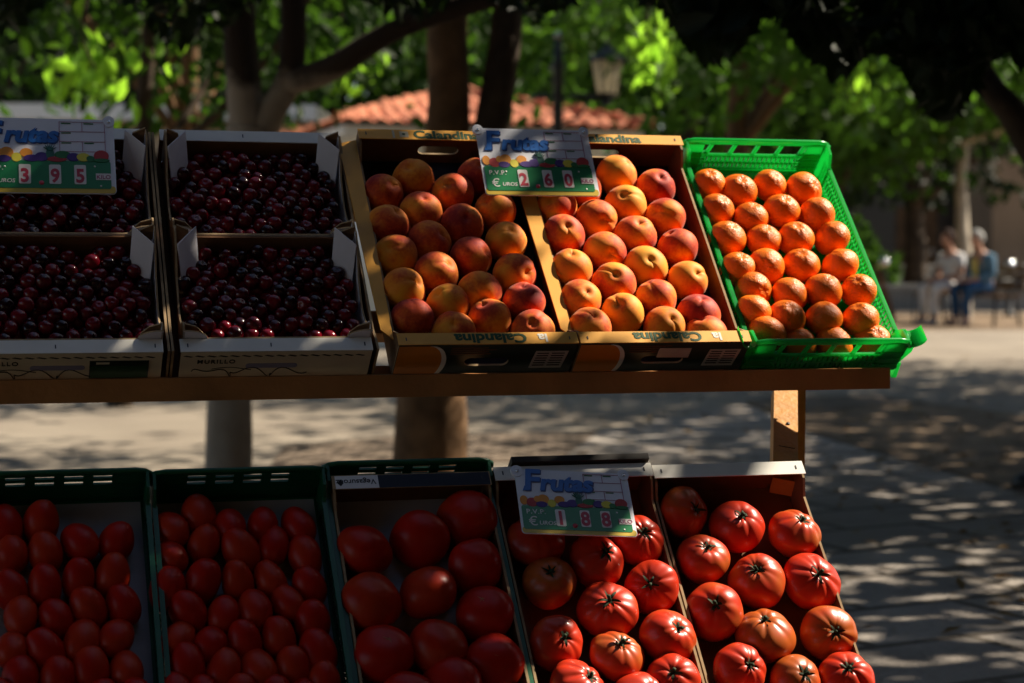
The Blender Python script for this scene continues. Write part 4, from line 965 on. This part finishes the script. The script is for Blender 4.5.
# unseen trees added around the viewer to close off most of the open sky
for (bx, by, rad_, sd_, lab) in ((-3.0, -1.2, 4.4, 51, "unseen tree added to block sky, left of the stall, behind the viewer"), (3.2, -2.6, 4.4, 52, "unseen tree added to block sky, behind the viewer to the right"), (-4.8, 4.6, 4.2, 53, "unseen tree added to block sky, to the left of the stall"), (.5, -5.2, 4.0, 54, "unseen tree added to block sky, farther behind the viewer, before the tall building"), (6.8, .6, 3.8, 55, "unseen tree added to block sky, right of the viewer, before the side building")):
    root = empty("plane_tree", Matrix.Translation((bx, by, 0)), lab, "tree")
    b = MB(); limb(b, [(0, 0, -.05), (.05, 0, 1.2), (0, .05, 2.6), (.1, 0, 4)], .17, .08, "bark")
    for a in (0, 1.6, 3.1, 4.6): limb(b, [(0, .05, 2.3), (math.cos(a)*1.2, math.sin(a)*1.2, 3.3), (math.cos(a)*2.4, math.sin(a)*2.4, 4.1)], .08, .03, "bark", 8)
    b.build("trunk", root)
    pts = crown_pts((bx, by, 4.6), (rad_, rad_, 1.9), 330, 30, sd_, .38, .1, 2.3)
    leaf_mesh("crown", pts[keep_open(pts, sd_)]-np.array((bx, by, 0)), .27, "leaf_dark", root, asp=.6)
for (M4_, ln_, h_, lab) in ((Matrix.Translation((17, -8.5, 0)) @ Matrix.Rotation(math.pi, 4, 'Z'), 34, 13, "unseen tan building added behind the viewer to block sky"), (Matrix.Translation((12, -8, 0)) @ Matrix.Rotation(math.pi/2, 4, 'Z') @ Matrix.Scale(-1, 4, (0, 1, 0)), 12, 9, "unseen tan building added right of the viewer to block sky")):
    root = empty("sky_block_building", M4_.copy() if h_ == 13 else Matrix.Translation((12, -8, 0)), lab, "building"); T = Matrix.Identity(4) if h_ == 13 else Matrix.Rotation(math.pi/2, 4, 'Z') @ Matrix.Scale(-1, 4, (0, 1, 0))  # unseen buildings added to cut down the open sky
    MB().box((0, 0, 0), (ln_, 8, h_), "beige_dim", T).build("wall", root)
    for i in range(int(ln_/2.9)):
        for j in range(3): f = MB().box((1+i*2.9, -.04, .9+j*3), (2.3+i*2.9, .02, 2.4+j*3), "dark_glass", T).build("window", root)
# sprays of leaves, their sunlight put into a brighter leaf colour
for (cx, cy, sx, sy, d, n, size, lab) in ((92, 72, 46, 40, 9.5, 80, .115, "bright yellow green spray of leaves above the left price sign"), (655, 56, 24, 34, 10.5, 60, .14, "bright green hanging leaflets to the right of the lantern"),
        (345, 62, 44, 26, 13, 64, .13, "sunlit leaf spray above the left end of the tiled roof"), (850, 95, 26, 20, 13, 22, .14, "bright leaf spray over the dark trees behind the tangerines")):
    g = np.random.default_rng(int(cx)); C = np.array([P(g.normal(cx, sx*.6), g.normal(cy, sy*.6), g.normal(d, .25)) for _ in range(n)])
    o = empty("leaf_spray", Matrix.Translation(P(cx, cy-sy, d)), lab, "branch"); leaf_mesh("leaves", C-np.array(o.location), size, "leaf_sun_toned", o, droop=1.4, asp=.5)
    b = MB(); limb(b, [(0, 0, .9), (.02, .02, .4), (-.05, 0, 0), (.05, .03, -.25)], .014, .005, "bark", 6); b.build("twig", o)
# trees farther back
def far_tree(px, d, base_d_py, h, cr, cz, seed, k, tr, label, lean=0, bark="bark", nc=120, per=30, ls=.26, zmin=1.9, fork=.55):
    bs = P(px, 252, d); bs.z = 0; root = empty("tree", Matrix.Translation(bs), label, "tree", "trees around the square")
    b = MB(); limb(b, [(0, 0, -.1), (lean*.3, 0, h*.3), (lean*.7, .1, h*.6), (lean, .1, h)], tr*1.25, tr*.6, bark)
    g = random.Random(seed)
    for i in range(4): a = g.uniform(0, 6.28); limb(b, [(lean*.6, .1, h*fork), (lean+math.cos(a)*cr*.35, math.sin(a)*cr*.35, h*max(.9, fork+.12)), (lean+math.cos(a)*cr*.7, math.sin(a)*cr*.7, cz)], tr*.5, tr*.15, bark, 8)
    b.build("trunk", root)
    pts = crown_pts((lean, 0, cz), (cr, cr, cr*.72), nc, per, seed, cr*.13, .3, zmin)
    leaf_mesh("crown", pts[keep_open(pts+np.array(bs), seed)], ls, k, root); return root
M["limebark_far"] = mat("limewashed_trunk", (.42, .36, .28), .9, .2, .25, 6)
far_tree(192, 14, 0, 3.2, 2.6, 3.6, 21, "leaf", .085, "brown trunked tree between the lime-washed tree and the left sign", 0, "bark_brown", 120, 26, .17)
far_tree(118, 12.2, 0, 2.6, 2.3, 3.7, 22, "leaf", .07, "thin dark leaning tree behind the left cherry crate", .22, "bark", 110, 26, .16)
far_tree(741, 17, 0, 3.6, 3.0, 4.0, 23, "leaf_far", .12, "brown trunked tree behind the green tangerine crate", 0, "bark_brown", 140, 28, .2)
far_tree(915, 36, 0, 3.4, 4.4, 4.6, 24, "leaf_dark", .2, "dark trunked tree left of the seated woman", 0, "bark", 150, 30, .3)
far_tree(962, 29, 0, 3.0, 2.6, 4.5, 25, "leaf_far", .12, "tree with a pale limewashed trunk directly behind the seated couple", .05, "limebark_far", 150, 30, .26, 1.85, .92)
far_tree(832, 28, 0, 3.0, 2.7, 3.9, 26, "leaf_far", .14, "bushy green tree behind the right side of the tangerine crate", 0, "bark", 170, 32, .24)
far_tree(690, 27, 0, 3.5, 3.6, 4.2, 27, "leaf_far", .14, "leafy tree right of the lamp behind the kiosk", 0, "bark", 150, 30, .24)
far_tree(600, 30, 0, 3.5, 4.0, 4.8, 28, "leaf", .16, "tall leafy tree directly behind the street lamp and kiosk", 0, "bark", 160, 30, .26)
far_tree(390, 31, 0, 3.5, 3.8, 4.7, 29, "leaf", .16, "leafy tree behind the left slope of the tiled roof", 0, "bark", 160, 30, .26)
far_tree(250, 32, 0, 3.5, 4.2, 5.0, 30, "leaf_dark", .16, "dark tree rising behind the white roof edge", 0, "bark", 160, 30, .28)
far_tree(60, 33, 0, 3.5, 4.4, 5.0, 31, "leaf", .16, "dark green tree at the left above the long low building", 0, "bark", 160, 30, .28)
far_tree(-90, 30, 0, 3.5, 4.2, 4.8, 32, "leaf_dark", .16, "dark tree at the far left edge of the square", 0, "bark", 140, 30, .28)
far_tree(780, 40, 0, 3.5, 4.4, 4.8, 35, "leaf_dark", .18, "deeply shaded tree far behind the tangerines", 0, "bark", 160, 30, .3)
# distant wood
g = np.random.default_rng(77); n = 15000
px = g.uniform(-500, 1500, n); C = np.array([P(a, 252, e) for a, e in zip(px, g.uniform(52, 64, n))]); C[:, 2] = g.random(n)**.8*13*(.8+.2*np.sin(px*.02))
leaf_mesh("distant_wood", C, .95, "leaf_dark", None, tag_=dict(label="dark mass of distant trees closing the background", cat="wood", kind="stuff"), droop=.2, asp=.7)
# hedges in front of the low building and shopfronts
for (x0, x1, d, h, lab, sd) in ((640, 900, 36.8, 1.7, "dark clipped shrubs along the planter wall behind the tangerines", 41), (60, 330, 25, 1.5, "dark shrubs at the foot of the long low building", 42), (610, 730, 22, 1.8, "leafy shrub mass right of the tiled kiosk", 43)):
    g = np.random.default_rng(sd); n = 3200; a = g.uniform(x0, x1, n); C = np.array([P(q, 252, d+e) for q, e in zip(a, g.normal(0, .5, n))]); C[:, 2] = g.random(n)**.8*h*(.8+.25*np.sin(a*.09))
    o = empty("shrub", Matrix.Translation(P((x0+x1)/2, 252, d) - Vector((0, 0, 1.02))), lab, "shrub"); leaf_mesh("foliage", C-np.array(o.location), .2, "leaf_far", o)

# ------------------------------------------------------------------ bench and people
def skin(name, V, E, Rr, k, parent=None, sub=2, root=0):
    me = bpy.data.meshes.new(name); bm = bmesh.new(); lay = bm.verts.layers.skin.verify()
    vs = [bm.verts.new(v) for v in V]
    for i, v in enumerate(vs):
        r = Rr[i]; v[lay].radius = (r, r) if not isinstance(r, tuple) else r; v[lay].use_root = (i == root)
    for a, c in E: bm.edges.new((vs[a], vs[c]))
    bm.to_mesh(me); bm.free(); me.materials.append(M[k]); o = link(name, me, parent)
    md = o.modifiers.new("skin", 'SKIN'); md.use_smooth_shade = True; md.use_x_symmetry = False
    s = o.modifiers.new("sub", 'SUBSURF'); s.levels = s.render_levels = sub; return o
def chain(n0, n): return [(i, i+1) for i in range(n0, n0+n-1)]
FWD = (-Vector((CR.x, CR.y, 0))*.86 - Vector((CF.x, CF.y, 0))*.5).normalized()      # the couple faces left and a little towards us
SIDE = Vector((FWD.y, -FWD.x, 0))                                                    # their right-hand side
bc = G(966, 325); bc.z = 0
Xb = fr(bc, FWD, -SIDE)        # local x forward, y left, z up
root = empty("bench", Xb, "park bench with wooden slats that the couple is sitting on", "bench")
b = MB()
for i in range(4): b.box((-.22+i*.115, -.85, .42), (-.12+i*.115, .85, .45), "bark_brown")
b.build("seat", root); b = MB()
for i in range(3): b.box((-.29-i*.03, -.85, .52+i*.12), (-.265-i*.03, .85, .62+i*.12), "bark_brown")
b.build("backrest", root)
for y in (-.75, .75):
    b = MB(); b.tube([(.2, y, 0), (.17, y, .42)], .022, "iron", 8); b.tube([(-.3, y, 0), (-.2, y, .42), (-.37, y, .88)], .022, "iron", 8); b.tube([(.2, y, .41), (-.22, y, .41)], .02, "iron", 8); b.build("leg", root)
    b = MB(); b.tube([(.17, y, .42), (.2, y, .64), (-.28, y, .66)], .018, "iron", 8); b.build("armrest", root)
def person(X, label, lean, turn, hair, top, trousers, shoe, k_hairshape, kneeout=.1, open_shirt=None, forearm="skin", sc=1.0):
    X = X @ Matrix.Scale(sc, 4)
    root = empty("person", X, label, "person")
    ls = math.sin(lean); lc = math.cos(lean)
    def t(z, x=0, y=0): return (x*lc+ls*z-.02, y, .52+z*lc-x*ls)
    nx, ny, nz = t(.60)
    V = [t(0), t(.15), t(.32), t(.46), t(.54), t(.59, .02), t(.66, .03)]; Rr = [(.14, .12), (.135, .11), (.15, .115), (.13, .09), .055, .052, .05]
    E = chain(0, 7)
    def addc(frm, pts, rad):
        o = len(V); V.extend(pts); Rr.extend(rad); E.append((frm, o)); E.extend(chain(o, len(pts))); return o
    for s in (1, -1):
        hip = (.02, s*.10, .52); knee = (.44, s*(.10+kneeout*.4), .54); ank = (.44+.06*s*.5, s*(.11+kneeout*.3), .09); toe = (.60+.06*s*.5, s*(.12+kneeout*.3), .04)
        addc(0, [hip, (.22, s*.115, .545), knee, (.45+.02*s, s*.11, .30), ank, toe], [.095, .085, .062, .055, .042, .035])
        sh = t(.46, 0, s*.18); el = t(.20, .06, s*.23); wr = (.30, s*.10, .66); hd = (.37, s*.05, .64)
        addc(3, [sh, el, wr, hd], [.062, .045, .032, .03])
    body = skin("body", V, E, Rr, "skin", root)
    # head: one shaped surface with brow, nose, mouth and chin
    hz = t(.725, .05); Xh = Matrix.Translation(hz) @ Matrix.Rotation(turn, 4, 'Z') @ Matrix.Rotation(.12, 4, 'Y')
    def hf(th, ph):
        p = sph(th, ph, .105); c = math.cos(ph); p.x *= .96; p.y *= .76; p.z *= 1.18
        f = max(0, c)
        p.x += .028*math.exp(-((th-1.75)/.18)**2)*math.exp(-(wrap(ph)/.22)**2)          # nose
        p.x -= .010*math.exp(-((th-1.45)/.14)**2)*math.exp(-((abs(wrap(ph))-.42)/.2)**2)  # eye sockets
        p.x += .008*math.exp(-((th-2.05)/.10)**2)*math.exp(-(wrap(ph)/.3)**2)            # lips
        p.x += .012*math.exp(-((th-2.35)/.2)**2)*f
        if th > 2: p.y *= 1-.25*(th-2); 
        p.y += math.copysign(.012, p.y)*math.exp(-((th-1.65)/.2)**2)*math.exp(-((abs(wrap(ph))-1.6)/.12)**2)  # ears
        return p
    hm = sphere(hf, 36, 24, "head", ["skin"]); ho = link("head", hm, root); ho.matrix_basis = Xh
    b = MB()
    for s in (1, -1): b.lathe([(.0005, -.008), (.009, -.004), (.009, .004), (.0005, .008)], "ink", 8, Matrix.Translation((.088, s*.034, .012)))
    b.build("eyes", ho)
    b = MB(); b.box((.093, -.02, -.053), (.101, .02, -.049), "sign_red"); b.build("mouth", ho)
    def hr(th, ph):
        c = abs(wrap(ph)); front = 1.05+.15*math.cos(ph*2)
        k = 1+.06*noise.noise(sph(th, ph, 4)); p = sph(th, ph, .118*k); p.x = p.x*.95-.008; p.y *= .86; p.z = p.z*1.12+.012
        lim = .95 if c < 1.0 else (1.5 if c < 1.5 else k_hairshape)
        if th > lim: p *= .80
        return p
    h_ = link("hair", sphere(hr, 32, 22, "hair", [hair]), ho)
    # clothes
    V2 = [t(-.03), t(.15), t(.32), t(.46), t(.535)]; R2 = [(.165, .14), (.158, .13), (.17, .135), (.15, .11), .075]; E2 = chain(0, 5)
    for s in (1, -1):
        sh = t(.455, 0, s*.18); el = t(.20, .06, s*.235); o = len(V2)
        if forearm == "skin": V2 += [sh, t(.30, .04, s*.215)]; R2 += [.08, .068]; E2 += [(3, o), (o, o+1)]
        else: V2 += [sh, el, (.27, s*.12, .66)]; R2 += [.08, .065, .05]; E2 += [(3, o), (o, o+1), (o+1, o+2)]
    skin("shirt", V2, E2, R2, top, root)
    if open_shirt:
        b = MB(); vs = []
        for i in range(7):
            z = .02+.075*i; r0 = .150+.012*math.sin(i*.6); w = .045+.02*(i/6)
            vs += [t(z, r0, -w), t(z, r0+.014, 0), t(z, r0, w)]
        b.add(vs, [q for i in range(6) for q in ((3*i, 3*i+1, 3*i+4, 3*i+3), (3*i+1, 3*i+2, 3*i+5, 3*i+4))], open_shirt, True); b.build("undershirt", root)
    V3 = [(0, 0, .52), t(.06)]; R3 = [(.165, .13), (.16, .13)]; E3 = [(0, 1)]
    for s in (1, -1):
        o = len(V3); V3 += [(.03, s*.10, .52), (.22, s*.115, .545), (.445, s*(.10+kneeout*.4), .54), (.45+.02*s, s*.11, .30), (.44+.03*s, s*(.11+kneeout*.3), .12)]; R3 += [.11, .10, .078, .07, .062]; E3 += [(0, o)]+chain(o, 5)
    skin("trousers", V3, E3, R3, trousers, root)
    for s in (1, -1):
        skin("shoe", [(.41+.03*s, s*(.11+kneeout*.3), .05), (.52+.03*s, s*(.118+kneeout*.3), .045), (.62+.03*s, s*(.122+kneeout*.3), .035)], chain(0, 3), [.05, .045, .036], shoe, root, 1)
    for s in (1, -1):      # hands with separate fingers resting on the lap
        b = MB(); w = Vector((.36, s*.055, .645))
        b.tube([w-Vector((.05, -s*.03, -.01)), w, w+Vector((.045, -s*.01, -.006))], [.026, .034, .03], "skin", 9)
        for q in range(4):
            y = (q-1.5)*.017; l = (.06, .072, .068, .05)[q]; b.tube([w+Vector((.04, y, 0)), w+Vector((.04+l*.5, y*1.2, -.006)), w+Vector((.04+l, y*1.2, -.03))], [.010, .009, .007], "skin", 7)
        b.tube([w+Vector((0, -s*.028, 0)), w+Vector((.03, -s*.05, -.004)), w+Vector((.06, -s*.052, -.015))], [.011, .010, .007], "skin", 7)
        b.build("hand", root)
    return root
person(Xb @ Matrix.Translation((-.02, -.30, 0)), "seated woman with dark hair in a white blouse and pale trousers", .12, -.15, "hair_dark", "cloth_white", "cloth_white", "shoe", 2.3, .12)
person(Xb @ Matrix.Translation((-.04, .32, 0)), "seated person with short grey hair, blue jacket over yellow shirt and dark jeans", .20, .1, "hair_grey", "cloth_blue", "denim", "shoe_brown", 1.9, .14, "cloth_yellow", "sleeve")
# chair with rounded back behind the woman
ch = P(931, 322, 27.5); ch.z = 0; root = empty("chair", fr(ch, FWD, -SIDE), "grey green round backed chair standing behind the seated woman", "chair")
b = MB(); b.lathe([(.22, .42), (.23, .44), (.22, .46), (.0, .465)], "stone", 16); b.build("seat", root)
b = MB(); b.prism([(.22*math.cos(a), .62+.30*math.sin(a)) for a in np.linspace(0, math.pi, 12)] + [(-.2, .48), (.2, .48)], 'x', -.24, -.21, "stone"); b.build("backrest", root)
for x in (-.17, .17):
    for y in (-.17, .17): b = MB(); b.tube([(x*1.1, y*1.1, 0), (x, y, .43)], .014, "iron", 7); b.build("leg", root)

# ------------------------------------------------------------------ light
w = bpy.data.worlds.new("World"); SC.world = w; w.use_nodes = True; nt = w.node_tree; bg = nt.nodes["Background"]
sky = nt.nodes.new("ShaderNodeTexSky"); sky.sky_type = 'NISHITA'; sky.sun_disc = False
el = math.asin(SUN.z); az = math.atan2(SUN.x, SUN.y); sky.sun_elevation = el; sky.sun_rotation = az
nt.links.new(sky.outputs[0], bg.inputs[0]); bg.inputs[1].default_value = .062
sd = bpy.data.lights.new("sun", "SUN"); sd.energy = 5; sd.angle = R(.53); sd.color = (1, .89, .72)
so = bpy.data.objects.new("sun", sd); COL.objects.link(so); so.rotation_euler = SUN.to_track_quat('Z', 'Y').to_euler(); so.location = (5, 0, 12)
SC.view_settings.view_transform = 'Standard'; SC.view_settings.look = 'None'; SC.view_settings.exposure = 1.2; SC.view_settings.gamma = 1
SC.render.engine = 'CYCLES'; c = SC.cycles; c.use_denoising = True; c.max_bounces = 7; c.diffuse_bounces = 3; c.glossy_bounces = 3; c.transmission_bounces = 5; c.transparent_max_bounces = 6; c.caustics_reflective = False; c.caustics_refractive = False; c.sample_clamp_indirect = 4
